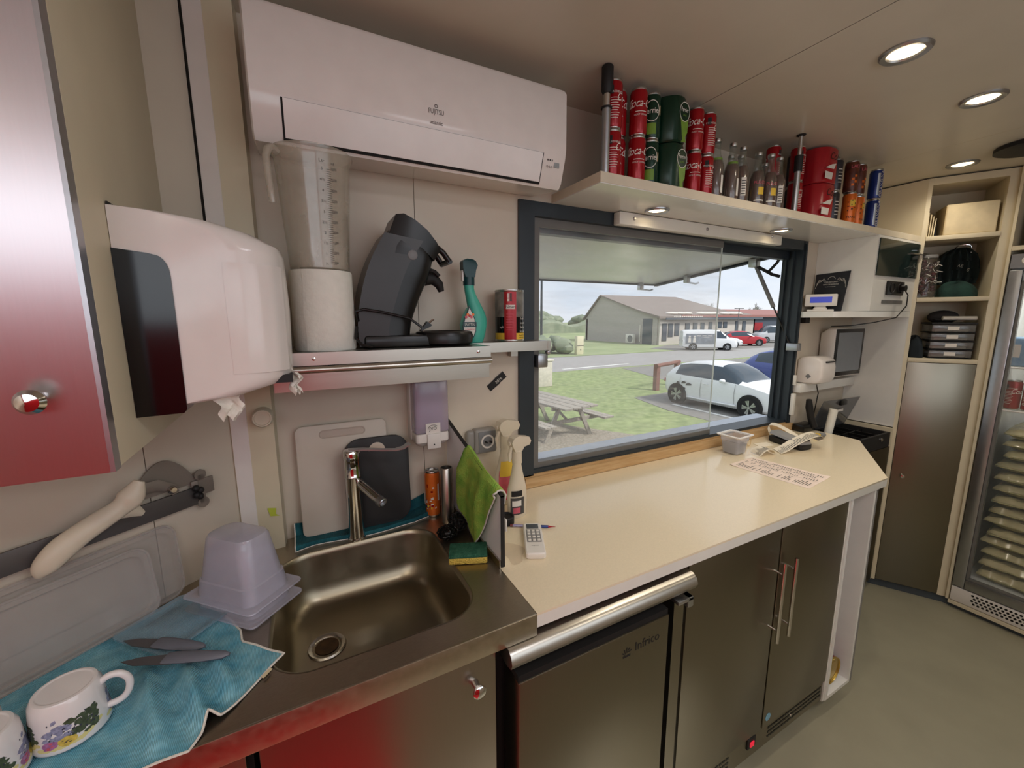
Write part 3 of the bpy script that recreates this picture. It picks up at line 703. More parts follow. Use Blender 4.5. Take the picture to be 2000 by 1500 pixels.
# base cabinets under the sink
def door(parent, x0, x1, z0, z1, y, mat=STEELD): return B(mat).box(x0, x1, y - .018, y, z0, z1, .0015).build('door', parent)
t = thing('sink_cabinet', 'brushed steel sink cabinet reflecting red, with one round knob', 'cabinet', (.1, -.3, FZ))
b = B(BEIGE); b.box(-.12, .345, -.60, -.02, -.1, .70); b.use(DARKGAP).box(-.122, .352, -.606, -.59, -.1, .842); b.build('body', t)
d = door(t, -.118, .345, -.09, .838, -.612, STEELS); b = B(CHROME); b.lathe([(.0085, 0), (.0075, .008), (.007, .016), (.015, .026), (.0155, .031), (.011, .035), (.001, .036)], (.293, -.63, .772), 20, 'y'); b.build('knob', d)
t = thing('sink_cabinet', 'brushed steel base cabinet at the far left under the mugs', 'cabinet', (-.4, -.4, FZ))
b = B(DARKGAP); b.box(-.75, -.13, -.606, -.5, -.1, .842); b.build('body', t); door(t, -.75, -.138, -.09, .838, -.612, STEELS)

# blue towel, mugs, knives, lid
def towel_pt(u, v):
    A0, A1 = Vector((-.30, -.195)), Vector((-.66, -.49))          # back edge along the chamfer
    Rr = [(-.30, -.195), (-.235, -.27), (-.185, -.345), (-.162, -.392), (-.155, -.43), (-.115, -.47), (-.075, -.508)]
    Fr = [(-.075, -.508), (-.112, -.55), (-.150, -.597), (-.168, -.613), (-.185, -.606), (-.192, -.632), (-.205, -.655), (-.26, -.658), (-.42, -.659), (-.66, -.659)]
    def pl(P, q):
        q *= len(P) - 1; i = min(int(q), len(P) - 2); f = q - i
        return Vector(P[i]).lerp(Vector(P[i + 1]), f)
    bk = A0.lerp(A1, u); fr = pl(Fr, u); rt = pl(Rr, v); lf = A1.lerp(Vector((-.66, -.659)), v)
    return (bk * (1 - v) + fr * v) + (rt * (1 - u) + lf * u) - (A0 * (1 - u) * (1 - v) + A1 * u * (1 - v) + Vector(Fr[0]) * (1 - u) * v + Vector(Fr[-1]) * u * v)
def ridge(p, a, b_, w_, h_):
    a, b_ = Vector(a), Vector(b_); d = b_ - a; q = max(0, min(1, (p - a).dot(d) / d.length_squared)); e = (p - a - d * q).length
    return h_ * math.exp(-(e / w_) ** 2) * (sin(pi * (.15 + .7 * q)))
def towel(u, v):
    p = towel_pt(u, v)
    z = .9035 + ridge(p, (-.24, -.47), (-.20, -.60), .014, .032) + ridge(p, (-.31, -.44), (-.25, -.62), .015, .03) + ridge(p, (-.20, -.45), (-.16, -.56), .013, .022) + ridge(p, (-.19, -.59), (-.178, -.625), .012, .014) \
        + ridge(p, (-.28, -.52), (-.2, -.585), .012, -.002) + .0012 * sin(60 * p.x + 33 * p.y) + .001 * sin(90 * p.y - 40 * p.x)
    return (p.x, p.y, max(z, .9022))
t = thing('blue_towel', 'bright blue microfibre towel spread on the left worktop under the mugs', 'towel', (-.35, -.48, .902))
b = B(TOWEL); b.grid(90, 60, towel); b.build('cloth', t)
hem = [towel(0, i / 40) for i in range(1, 41)] + [towel(i / 90, 1) for i in range(1, 91)]
b = B(HEM); b.tube([(x, y, z + .0008) for x, y, z in hem], .0021, 6); b.build('hem', t)
b = B(M('wash_care_tag', (214, 196, 160), .8)); b.loft([[(-.098, -.54, .9065), (-.112, -.556, .9065), (-.108, -.5595, .9065), (-.094, -.5435, .9065)], [(-.098, -.54, .908), (-.112, -.556, .908), (-.108, -.5595, .908), (-.094, -.5435, .908)]], smooth=False); b.build('care_label', t)
t_m = thing('upturned_mug', 'white flowered mug upside down on the towel, its whole handle showing', 'mug', (-.383, -.524, .9075), radians(4), 'flowered mugs', local=True)
b = B(CERAM); b.lathe([(.0462, 0), (.0475, .0015), (.0478, .004), (.0462, .03), (.0445, .055), (.0425, .072), (.0385, .0795), (.0345, .0806), (.0335, .0802), (.0325, .0796), (.0318, .07943), (.031, .0794), (.029, .0794), (.001, .0794)], seg=48, cap0=False); b.lathe([(.0462, 0), (.0445, .004), (.043, .03), (.04, .07), (.001, .072)], seg=40, cap0=False); b.build('cup', t_m)
b = B(CERAM); b.tube(smooth([(.040, 0, .066), (.052, 0, .0735), (.066, 0, .071), (.0755, 0, .058), (.0755, 0, .042), (.069, 0, .028), (.058, 0, .0215), (.043, 0, .0205)], 5), .0056, 12); b.build('handle', t_m)
def mug_r(z): return .0484 - .0023 * (z / .03) * .98 if z < .03 else .0461 - .0018 * (z - .03) / .025
b = B(); rr = random.Random(3)
YB = M('pale_yellow_glaze', (214, 204, 140), .25); LEAF = M('olive_leaf_glaze', (74, 84, 62), .25, noise=.3, nscale=200); GRY = M('blue_grey_flower_glaze', (140, 142, 170), .25, noise=.35, nscale=260); MAU = M('mauve_rose_glaze', (160, 104, 150), .25, noise=.3, nscale=220); YRO = M('ochre_rose_glaze', (206, 180, 84), .25, noise=.2, nscale=220); INKF = M('ink_outline_glaze', (58, 56, 70), .3)
def blot(mat, a, z, ra, rz, n=9, lift=.0002, jag=.15):
    b.use(mat); pts = []
    for k in range(n):
        q = 2 * pi * k / n; s_ = 1 + jag * rr.uniform(-1, 1); zz = z + rz * s_ * sin(q); R = mug_r(max(zz, 0)) + lift
        aa = a + ra * s_ * cos(q) / .046
        pts.append((R * cos(aa), R * sin(aa), zz))
    c = (mug_r(z) + lift); cpt = (c * cos(a), c * sin(a), z)
    b.raw(pts + [cpt], [(k, (k + 1) % n, n) for k in range(n)], True)
for base in (-1.3, -2.95, .6):
    for k in range(10): blot(YB, base - .75 + .165 * k, .0115 + .003 * max(0, k - 6), .007, .0035, 8, .0001)
    for k in range(46): blot(LEAF, base + rr.uniform(.0, .75),   .018 + rr.uniform(0, .032), .0052, .0034, 6, .0003, .35)
    for k in range(42): blot(GRY, base - .62 + rr.uniform(0, .62),   .022 + rr.uniform(0, .034) * rr.uniform(.3, 1), .0046, .0034, 6, .0003, .4)
    for k in range(30): blot(INKF, base - .6 + rr.uniform(0, 1.3), .02 + rr.uniform(0, .032), .0015, .0013, 5, .0005, .5)
    blot(MAU, base - .5, .0185, .0092, .0072, 12, .0006); blot(YRO, base - .1, .018, .0105, .0075, 12, .0006)
    for k in range(9): blot(MAU if k % 2 else PINKP, base - .5 + rr.uniform(-.14, .14), .0185 + rr.uniform(-.005, .005), .0025, .0016, 6, .0009)
    for k in range(9): blot(INKF if k % 3 == 0 else YRO, base - .1 + rr.uniform(-.16, .16), .018 + rr.uniform(-.005, .005), .0022, .0008, 5, .0009)
b.build('flower_decoration', t_m)
t2 = dup(t_m, (-.462, -.572, .9075), radians(100), 'white flowered mug upside down, cut by the left edge of the photo')
def knife(label, a, e, z, ang):
    t = thing('kitchen_knife', label, 'knife', (a[0], a[1], z), ang, 'knives on the blue towel', local=True)
    L_ = e
    b = B(KNIFEG); b.prism([(0, .0), (.03, -.011), (L_ * .5, -.0135), (L_ * .5, .0125), (.03, .0085)], 0, .0016); b.build('blade', t)
    b = B(KNIFEH); b.loft([[(L_ * q, y0 + hw * cos(k * pi / 5), .0035 + hh * sin(k * pi / 5)) for k in range(10)] for q, y0, hw, hh in ((.40, 0, .013, .002), (.47, 0, .0145, .0055), (.6, -.001, .0145, .0068), (.8, -.002, .0125, .0068), (.95, -.002, .0085, .0055), (1.0, -.001, .003, .003))]); b.build('handle', t)
knife('short grey knife lying farther from the front edge', (-.372, -.333), .185, .918, atan2(-.432 + .332, -.22 + .375))
knife('longer grey knife crossing the other, handle to the right', (-.352, -.415), .2, .927, atan2(-.479 + .405, -.166 + .344))
b = B(LIDP)
b.loft([[(x, y, z) for x, y in rrect(0, 0, hx, hy, .012, 4)] for hx, hy, z in ((.083, .073, 0), (.083, .073, .004), (.075, .066, .004), (.072, .062, .0015), (.05, .042, .0015), (.046, .038, .005), (.002, .002, .005))])
solo('plastic_cover', b, 'clear blue-tinted plastic lid lying on the towel beside the tubs', 'lid', (-.292, -.312, .913), radians(-45))

# two clear trays leaning on the chamfered wall
def tray_lid(label, s0, s1, d0, lean, z0, h_):
    t = thing('plastic_tray', label, 'tray', tuple(CA + CN * d0 + Vector((0, 0, z0))), CROT, 'clear trays against the wall', local=True)
    b = B(CLEARP); T = Matrix.Rotation(-lean, 4, 'X'); b.T = T; cx = -(s0 + s1) / 2; hx = (s1 - s0) / 2
    b.loft([[(x, y_, z) for x, z in rrect(cx, h_ / 2, hx - i_, h_ / 2 - i_, max(.03 - i_ * .4, .01), 6)] for i_, y_ in ((0, 0), (.0, -.004), (.012, -.0045), (.018, .006), (.055, .006), (.06, .001), (.10 if h_ > .21 else .08, .001))]); b.build('tray_body', t)
    b = B(CLEARP); b.T = T; b.tube([(x, -.003, z) for x, z in rrect(cx, h_ / 2, hx, h_ / 2, .03, 6)], .0032, 6, closed=True); b.build('rim', t)
tray_lid('large clear plastic tray leaning nearest to the chamfered wall', .17, .78, .028, .09, .9035, .183)
tray_lid('clear plastic tray leaning in front of the larger one', .235, .85, .055, .17, .9075, .160)

# nested tubs upside down
def tub(label, z, sc=1., first=None):
    t = thing('food_tub', label, 'tub', (-.163, -.28, z), radians(-45), 'upturned frosted tubs', local=True)
    def R(cx, hx, hy, r, zz): return [(x, y, zz) for x, y in rrect(0, 0, hx, hy, r, 6)]
    b = B(FROST); b.loft([R(0, .098, .066, .016, .0045), R(0, .088, .058, .024, .005), R(0, .084, .055, .027, .042), R(0, .081, .052, .027, .0445), R(0, .067, .042, .029, .140), R(0, .063, .038, .028, .148), R(0, .054, .029, .022, .151)], cap0=False); b.build('tub_body', t)
    b = B(FROST); b.loft([R(0, .107, .072, .012, 0), R(0, .108, .073, .012, .0025), R(0, .107, .072, .012, .0055), R(0, .096, .064, .018, .005), R(0, .096, .064, .018, .002)], cap0=False, cap1=False); b.build('rim', t)
    return t
t = tub('frosted plastic tub upside down, lower rim of the nested pair', .9035)
t = tub('frosted plastic tub upside down on top of the nested pair', .935)

# mixer tap
t = thing('mixer_tap', 'tall chrome mixer tap with long flat lever behind the sink', 'tap', (.117, -.094, .9))
b = B(CHROME); b.lathe([(.027, 0), (.027, .004), (.0235, .007), (.0235, .2), (.0245, .2015), (.0245, .206), (.0235, .2075), (.0235, .255), (.0245, .2565), (.0245, .283), (.022, .287), (.01, .288)], (.117, -.094, .9), 32); b.build('column', t)
b = B(CHROME); b.tube([(.13, -.1, 1.085), (.178, -.185, 1.048)], .0135, 18); b.build('spout', t)
b = B(ALU); b.lathe([(.0135, 0), (.0145, .001), (.0145, .018), (.0125, .02), (.01, .019), (.009, .014)], (0, 0, 0), 20, cap1=True); 
o = b.build('aerator', None); o.rotation_euler = Vector((.048, -.085, -.037)).to_track_quat('Z', 'Y').to_euler(); o.location = Vector((.176, -.182, 1.05)) - t.location; o.parent = t
b = B(ALU); b.loft([[(x, y + s_ * wd, z + q) for s_, q in ((-1, 0), (1, 0), (1, .004), (-1, .004))] for x, y, z, wd in ((.11, -.096, 1.187, .012), (.15, -.11, 1.187, .012), (.2, -.128, 1.183, .010), (.24, -.142, 1.181, .0095), (.262, -.15, 1.187, .013), (.275, -.155, 1.197, .014), (.28, -.157, 1.199, .011))]); b.build('lever', t)

# boards against the back wall and the folded cloth they stand on
def board(name, label, mat, mat2, cx, w_, h_, y0, z0, tilt, r, hole):
    t = thing(name, label, 'chopping board', (cx, y0, z0), 0, 'boards behind the tap', local=True)
    b = B(mat); b.T = Matrix.Rotation(tilt[0], 4, 'X') @ Matrix.Rotation(tilt[1], 4, 'Y')
    b.loft([[(x, y, z) for x, z in rrect(0, h_ / 2, w_ / 2 - i_, h_ / 2 - i_, r, 6)] for i_, y in ((.002, 0), (0, -.002), (0, -.009), (.002, -.011))], smooth=False)
    if hole == 'slot':
        b.use(mat2).tube([(x, -.0112, z) for x, z in rrect(.0, h_ - .03, .066, .011, .0105, 5)], .0022, 6, closed=True)
        b.use(mat2).loft([[(x, y, z) for x, z in rrect(.0, h_ - .03, .064, .009, .0085, 5)] for y in (-.0108, -.0113)], smooth=False)
    else: b.use(WALL).prism([(.0 + .026 * cos(pi * i / 10), h_ - .043 + .026 * sin(pi * i / 10)) for i in range(11)], -.0116, -.011, 'xz')
    return b.build('board', t)
board('chopping_board', 'stained white plastic chopping board, behind the dark one', WHBOARD, M('board_handle_slot', (186, 172, 158), .5), .102, .268, .352, -.03, .906, (-.045, 0), .022, 'slot')
board('chopping_board', 'dark grey chopping board behind the tap', DKBOARD, DKBOARD, .196, .202, .292, -.058, .912, (-.075, .01), .05, 'arch')
t = thing('folded_cloth', 'dark teal cloth with white hem folded under the chopping boards', 'cloth', (.13, -.06, .9))
def fold(u, v):
    x = -.055 + .415 * u; wv = .014 * sin(8 * u + .6)
    prof = ((-.092, .902), (-.094, .908), (-.09, .915), (-.066, .912), (-.046, .9105), (-.02, .911), (-.014, .925), (-.012, .945))
    q = v * (len(prof) - 1); i = min(int(q), len(prof) - 2); f_ = q - i
    y = prof[i][0] * (1 - f_) + prof[i + 1][0] * f_; z = prof[i][1] * (1 - f_) + prof[i + 1][1] * f_
    e = max(0, 1 - u / .12); e2 = max(0, (u - .86) / .14)
    return (x, y + (-.012 * e) + wv * (.6 if y < -.04 else .1) + .02 * e2 * (1 - v), z + .012 * e * v + .022 * e2 * v)
b = B(TOWELD); b.grid(50, 21, fold); b.build('cloth', t)
b = B(HEM); b.tube([fold(i / 50, 0) for i in range(51)], .0018, 6); b.tube([fold(0, i / 21) for i in range(22)], .0022, 6); b.tube([fold(1, i / 21) for i in range(22)], .0022, 6); b.build('hem', t)

# things by the sink corner
b = B(); 
t = thing('drink_can', 'opened orange drink can beside the steel tumbler', 'can', (.374, -.06, .9005), FACE + .1, local=True)
b = B(ORANGE); r_ = .0255; hh = .166
b.use(CANTOP).lathe([(r_ * .78, 0), (r_ * .92, .005), (r_ * .92, .008)], seg=26, cap1=False); b.use(ORANGE).lathe([(r_ * .92, .008), (r_, .014), (r_, hh * .9), (r_ * .9, hh * .96)], seg=26, cap0=False, cap1=False)
b.use(CANTOP).lathe([(r_ * .9, hh * .96), (r_ * .94, hh * .985), (r_ * .9, hh), (r_ * .86, hh), (r_ * .84, hh * .97), (.002, hh * .97)], seg=26, cap0=False); b.use(SMOKE).cyl((.006, 0, hh * .9705), .009, .0004)
b.build('can_body', t)
b = B(INKW); R3 = r_ + .0004; rr = random.Random(9)
for k in range(24): a = rr.uniform(-1.2, .5); z = .03 + rr.uniform(0, .08); b.use([INKW, BLUEC, ORANGE, INKW, YEL, RED][k % 6]); b.wrappatch(R3 + .0001 * (k % 3), z, z + rr.uniform(.003, .012), a, a + rr.uniform(.1, .35), 3)
b.use(INKW).wrappatch(R3, .06, .12, .75, 1.0, 3); b.build('printed_label', t)
b = B(STEEL); b.lathe([(.0205, 0), (.0205, .19), (.019, .192), (.0175, .192), (.017, .17)], (0, 0, 0), 28, cap1=False); b.use(BLACK).cyl((0, 0, .168), .017, .002)
solo('steel_tumbler', b, 'tall narrow brushed steel tumbler beside the orange can', 'tumbler', (.404, -.128, .9005))
def scourer(label, c, rad, seed, dark):
    r = random.Random(seed); b = B(SCRUB if not dark else M('soft_black_scourer', (18, 17, 17), .6, .2, noise=.3, nscale=120))
    for k in range(26):
        ax = Vector((r.gauss(0, 1), r.gauss(0, 1), r.gauss(0, 1))).normalized(); u = ax.orthogonal().normalized(); v_ = ax.cross(u); q = r.uniform(.62, .97); off = r.uniform(-.45, .45)
        pts = [(Vector((rad[0] * p.x, rad[1] * p.y, rad[2] * p.z))) for p in [ax * off + (u * cos(t_) + v_ * sin(t_)) * q * sqrt(1 - off * off) * (1 + .09 * sin(9 * t_ + k)) for t_ in [2 * pi * i / 22 for i in range(22)]]]
        b.tube([Vector(c) + p for p in pts], .0017 if not dark else .003, 4, closed=True)
    b.ball(c, tuple(.8 * x for x in rad), 14, 9)
    solo('pot_scourer', b, label, 'scourer', group='black scourers by the divider')
scourer('glittering wiry black scourer at the back right of the sink', (.368, -.232, .921), (.036, .028, .021), 4, False)
scourer('matt black scourer half under the green cloth', (.415, -.198, .928), (.03, .034, .028), 6, True)
t = thing('sponge', 'yellow sponge with green scouring top at the sink corner', 'sponge', (.386, -.362, .9005), radians(-22), local=True)
B(SPY).box(-.054, .054, -.034, .034, 0, .019, .004).build('foam', t); B(SPG).box(-.054, .054, -.034, .034, .0185, .0285, .003).build('scouring_pad', t)

# splash divider and the green cloth over it
t = thing('splash_divider', 'upright white divider with black edge between sink and counter', 'divider', (.45, -.23, .9))
b = B(M('bright_white_laminate', (250, 250, 252), .2, noise=.01)); b.prism([(-.0, .9045), (-.452, .9045), (-.452, 1.108), (-.01, 1.222)][::1], .4475, .456, 'yz'); b.build('panel', t)
b = B(BLACKM); b.box(.4465, .4572, -.4555, -.452, .9045, 1.112); b.loft([[(x, -.4555, 1.108), (x, -.01, 1.222), (x, -.01, 1.2265), (x, -.4555, 1.1125)] for x in (.4465, .4572)], smooth=False); b.build('edge_strip', t)
B(STEEL).box(.4425, .4474, -.452, -.01, .9005, .922).build('foot_rail', t)
def divtop(y): return 1.1125 + (y + .4555) * (.114 / .4455) + .003
t = thing('green_cloth', 'lime green towelling cloth draped over the splash divider', 'cloth', (.45, -.3, 1.0))
def drape(u, v):
    # u runs along the divider (0 far, 1 near), v over it: 0 sink-side bottom .. .62 ridge .. 1 counter-side bottom
    y = -.205 - .235 * u
    top = divtop(y) + .003
    low = [.995, .955, .925, .895, .945, 1.03, 1.105][min(6, int(u * 6.01))]; lo2 = [.995, .955, .925, .895, .945, 1.03, 1.105][min(6, int(u * 6.01) + 1)]; f_ = u * 6.01 - int(u * 6.01); low = low * (1 - f_) + lo2 * f_
    back = 1.12 - .10 * sin(pi * min(1, u * 1.05)) - .05 * u
    fold_ = .008 * sin(11 * u + 1.0) + .004 * sin(23 * u)
    if v < .62:
        q = 1 - v / .62; z = top + (low - top) * q; x = .4465 - .0015 - (.012 + fold_ + .01) * min(1, q * 2.5) * (1 - .25 * q)
        yy = y + (.06 * q * (1 - u) * .6) - .004 * sin(7 * q)
        if u > .8: yy += .0
    else:
        q = (v - .62) / .38; z = top + (back - top) * q; x = .457 + .0015 + (.012 + .006 * sin(9 * u)) * min(1, q * 2.5); yy = y - .0 + .02 * q
    if abs(v - .62) < .03: x = .4465 + (.0105) * max(0, min(1, (v - .59) / .06))
    return (x, yy, z)
b = B(GREENT); b.grid(44, 60, drape); g = b.build('cloth', t)
m = g.modifiers.new('thick', 'SOLIDIFY'); m.thickness = .004; m.offset = 0
b = B(HEM); b.tube([drape(1, i / 60) for i in range(61)], .0026, 6); b.tube([drape(i / 44, 0) for i in range(45)], .0022, 6); b.tube([drape(i / 44, 1) for i in range(45)], .002, 6); b.build('hem', t)
b = B(HEM); b.box(.466, .47, -.445, -.425, 1.0, 1.035, .001); b.build('care_label', t)
# ================================================================== AIR CONDITIONER
t = thing('air_conditioner', 'long white wall air conditioner under the ceiling', 'air conditioner', (.375, -.11, 2.0))
AX0, AX1 = -.058, .808
prof = [(-.002, 2.285), (-.19, 2.285), (-.208, 2.283), (-.216, 2.272), (-.218, 2.11), (-.214, 2.085), (-.190, 2.012), (-.176, 1.998), (-.002, 2.022)]
b = B(PLWG); 
def acr(x, s_): return [(x, -.11 + (y + .11) * s_, 2.14 + (z - 2.14) * s_) for y, z in prof]
b.loft([acr(AX0, .94), acr(AX0 + .004, .99), acr(AX0 + .012, 1), acr(AX1 - .012, 1), acr(AX1 - .004, .99), acr(AX1, .94)]); b.build('casing', t)
def acp(z, off=0): # point on the sloped lower front
    q = (2.085 - z) / .073; return (-.214 + .024 * q - off, z)
b = B(DARKGAP)
def flap(b, x0, x1, z0, z1, off, x0b=None, x1b=None):
    x0b = x0 if x0b is None else x0b; x1b = x1 if x1b is None else x1b
    (ya, za), (yb, zb) = acp(z1, off), acp(z0, off); th = .006
    b.loft([[(x0, ya, za), (x1, ya, za), (x1b, yb, zb), (x0b, yb, zb)], [(x0, ya + th, za + .001), (x1, ya + th, za + .001), (x1b, yb + th, zb + .001), (x0b, yb + th, zb + .001)]], smooth=False)
flap(b, .006, .722, 2.003, 2.088, .0012); b.build('outlet_gap', t)
b = B(PLWG); flap(b, .0105, .718, 2.0085, 2.0865, .004); b.build('air_flap', t)
b = B(INKG); b.text('FUJITSU', .0125, (.378, -.2186, 2.131), sx=.7); b.text('atlantic', .0098, (.378, -.2184, 2.104), sx=.86); b.tube([(.378 + .004 * cos(a), -.2188, 2.1455 + .004 * sin(a)) for a in [i * pi / 5 for i in range(10)]], .0007, 4, closed=True)
b.build('lettering', t)
b = B(INKG)
for k in range(3):
    y, z = acp(2.070, .0022); b.box(.738 + .008 * k, .742 + .008 * k, y, y + .001, z, z + .005); y, z = acp(2.054, .0022); b.tube([(.740 + .008 * k + .0025 * cos(a), y, z + .003 * sin(a)) for a in [i * pi / 4 for i in range(8)]], .0005, 4, closed=True)
b.use(ALU); y, z = acp(2.062, .0022); b.box(.765, .784, y, y + .002, z - .008, z + .011); b.build('indicator_panel', t)

# ================================================================== STEEL WALL SHELF AND WHAT STANDS ON IT
t = thing('steel_wall_shelf', 'stainless steel wall shelf with ticket rail above the sink', 'shelf', (.2, -.13, 1.48))
b = B(STEEL); b.box(-.06, .505, -.272, -.002, 1.488, 1.4995); b.box(-.06, .505, -.2745, -.271, 1.468, 1.4995); b.build('shelf_board', t)
b = B(STEEL); b.box(-.06, .505, -.262, -.25, 1.405, 1.45); b.tube([(-.06, -.278, 1.458), (.505, -.278, 1.458)], .0085, 10); b.box(-.06, .505, -.274, -.262, 1.444, 1.462); b.use(DARKGAP).box(-.06, .5035, -.2735, -.27, 1.4665, 1.4685); b.build('ticket_rail', t)
for x in (.03, .465): B(CHROME).lathe([(.0045, 0), (.0045, .002), (.002, .003)], (x, -.2745, 1.484), 10, 'y').build('rivet', t)
b = B(BLACKM); b.box(.075, .095, -.04, -.002, 1.455, 1.488); b.box(.075, .095, -.02, -.002, 1.39, 1.46); b.build('wall_bracket', t)
t = thing('steel_side_shelf', 'narrow steel shelf reaching over the window edge beside the steel wall shelf', 'shelf', (.65, -.07, 1.48))
b = B(STEEL); b.box(.506, .815, -.12, -.002, 1.488, 1.4995); b.box(.506, .815, -.1225, -.1195, 1.466, 1.4995); b.box(.802, .815, -.1235, -.11, 1.466, 1.4997); b.build('shelf_board', t)
b = B(STEEL); b.box(.70, .728, -.03, -.002, 1.44, 1.488); b.use(BLACK).cyl((.714, -.0305, 1.462), .004, .002, 'y'); b.build('wall_bracket', t)
SZ = 1.5
# paper roll
t = thing('paper_towel_roll', 'thick white paper towel roll standing under the measuring jug', 'paper roll', (.066, -.18, SZ))
b = B(PAPER); pr = []
for z, q in ((0, .97), (.004, 1), (.197, 1), (.201, .97)):
    pr.append([(.066 + (.0745 + .0012 * k / 48) * q * cos(2 * pi * k / 48 - 1.9), -.18 + (.0745 + .0012 * k / 48) * q * sin(2 * pi * k / 48 - 1.9), SZ + z) for k in range(48)])
b.loft(pr); b.build('roll', t)
b = B(PAPER); b.grid(6, 14, lambda u, v: (.066 + (.0765) * cos(-1.9 - .35 * u + .03 * sin(9 * v)), -.18 + .0765 * sin(-1.9 - .35 * u + .03 * sin(9 * v)), SZ + .003 + .196 * v)); b.build('loose_sheet', t)
b = B(M('brown_cardboard_core', (120, 96, 66), .9)); b.lathe([(.021, .2005), (.021, .2022), (.019, .2022)], (.066, -.18, SZ), 20); b.build('cardboard_core', t)
# jug
t = thing('measuring_jug', 'large cloudy plastic measuring jug on top of the paper roll', 'jug', (.066, -.18, 1.7025))
b = B(JUGP); b.lathe([(.066, 0), (.070, .003), (.0855, .255), (.089, .268), (.0935, .276), (.0935, .279), (.0875, .279), (.0835, .262), (.068, .006), (.002, .004)], (.066, -.18, 1.7025), 40, cap0=True); b.build('jug_body', t)
b = B(JUGP); s5 = Vector((-.88, -.48, 0)).normalized(); c5 = Vector((.066, -.18, 1.7025))
b.tube([c5 + s5 * d + Vector((0, 0, z)) for d, z in ((.085, .262), (.098, .268), (.108, .262), (.113, .245), (.111, .2), (.108, .16), (.1065, .146))], [.012, .012, .011, .010, .010, .010, .009], 10, flat=.8); b.build('handle', t)
b = B(INKG); b.T = Matrix.Translation(c5)
def jr(z): return .0703 + .0152 * z / .255 + .0004
for k in range(46):
    z = .012 + .0048 * k; long_ = k % 5 == 0; a = -1.28; b.wrappatch(jr(z), z, z + .0009, a, a + (.22 if long_ else .13), 2)
    if long_:
        b.wraptext(['½', '1', '1½', '2', '2½', '3', '3½', '4', '4½', '5'][k // 5 if k // 5 < 10 else 9], .006, jr(z) + .0002, z, a - .12); b.wraptext(str(500 * (k // 5 + 1)), .0052, jr(z) + .0002, z + .0035, a + .21)
b.wraptext('Ltr', .007, jr(.24), .245, -1.4); b.wraptext('ml', .006, jr(.24), .243, -1.1); b.build('printed_scale', t)
# coffee machine (side view in the x-z plane)
t = thing('coffee_machine', 'black curved pod coffee machine on the steel wall shelf', 'coffee machine', (.3, -.14, SZ))
b = B(BLACK)
back = [(.152, 1.505), (.150, 1.56), (.156, 1.61), (.172, 1.68), (.196, 1.745), (.232, 1.81), (.268, 1.85)]
front = [(.292, 1.52), (.300, 1.57), (.318, 1.62), (.338, 1.665), (.355, 1.70), (.366, 1.742), (.372, 1.775), ]
rings = []
for xb, zb, xf, zf, hw in smooth([(*p_, *q_, h_) for p_, q_, h_ in zip(back, front, (.062, .062, .063, .065, .068, .07, .062))], 4):
    cx, cz = (xb + xf) / 2, (zb + zf) / 2; ring = []
    for k in range(28):
        a = 2 * pi * k / 28; ca, sa = cos(a), sin(a); e = .55
        u = (abs(ca) ** e) * (1 if ca > 0 else -1); v_ = (abs(sa) ** e) * (1 if sa > 0 else -1)
        ring.append((cx + (xf - xb) / 2 * u, -.14 + hw * v_, cz + (zf - zb) / 2 * u))
    rings.append(ring)
b.loft(rings); b.build('body', t)
b = B(BLACK); b.loft([[(x, -.14 + s_ * w_, z) for x, z, s_ in ((xa, za, -1), (xa, za, 1), (xb, zb, 1), (xb, zb, -1))] for xa, za, xb, zb, w_ in ((.236, 1.80, .262, 1.862, .058), (.262, 1.80, .282, 1.864, .066), (.30, 1.79, .312, 1.85, .068), (.33, 1.775, .345, 1.826, .068), (.352, 1.755, .372, 1.796, .064), (.366, 1.745, .386, 1.776, .055))]); b.build('lid', t)
b = B(BLACK); b.tube([(.375, -.175, 1.79), (.4, -.175, 1.772), (.418, -.175, 1.748)], .0085, 10); b.tube([(.375, -.105, 1.79), (.4, -.105, 1.772), (.418, -.105, 1.748)], .0085, 10); b.tube([(.418, -.18, 1.748), (.418, -.1, 1.748)], .0085, 8); b.build('lid_lever', t)
b = B(BLACKM); b.tube([(.352, -.14, 1.70), (.378, -.14, 1.7), (.396, -.14, 1.682), (.402, -.14, 1.662)], [.022, .019, .014, .009], 12); b.tube([(.355, -.16, 1.725), (.378, -.16, 1.718), (.39, -.16, 1.706)], .006, 8); b.build('spout', t)
TANK = M('smoked_water_tank', (44, 40, 38), .3, noise=.06)
b = B(TANK); b.loft([[(xb - .004, -.14 - hw, zb), (xb - .004, -.14 + hw, zb), (xb + wd, -.14 + hw * 1.06, zb - .003 * i), (xb + wd, -.14 - hw * 1.06, zb - .003 * i)] for i, xb, zb, hw, wd in smooth([(i_, *p_, h_, w_) for i_, (p_, h_, w_) in enumerate(zip(back[:6], (.06, .06, .061, .063, .066, .067), (.075, .078, .085, .092, .095, .10)))], 4)]); b.build('water_tank', t)
b = B(PLGREY); b.lathe([(.0135, 0), (.0135, .003), (.01, .0045), (.001, .0045)], (.300, -.2085, 1.755), 20, 'y'); b.build('side_button', t)
b = B(BLACK); b.loft([[(.402 + .09 * q * cos(a), -.155 + .085 * q * sin(a), z) for a in [2 * pi * k / 32 for k in range(32)]] for z, q in ((1.5, .86), (1.508, .97), (1.53, 1.0), (1.541, .94), (1.543, .84), (1.538, .78), (1.537, .02))]); b.box(.16, .40, -.21, -.08, 1.5, 1.535, .01); b.build('drip_tray', t)
b = B(BLACK); b.tube([(.148, -.20, 1.575), (.142, -.215, 1.60), (.16, -.222, 1.606), (.21, -.224, 1.598), (.28, -.222, 1.582), (.315, -.222, 1.556), (.312, -.225, 1.545)], .0038, 8); b.tube([(.142, -.21, 1.56), (.136, -.22, 1.53), (.15, -.232, 1.512), (.175, -.235, 1.506)], .0038, 8)
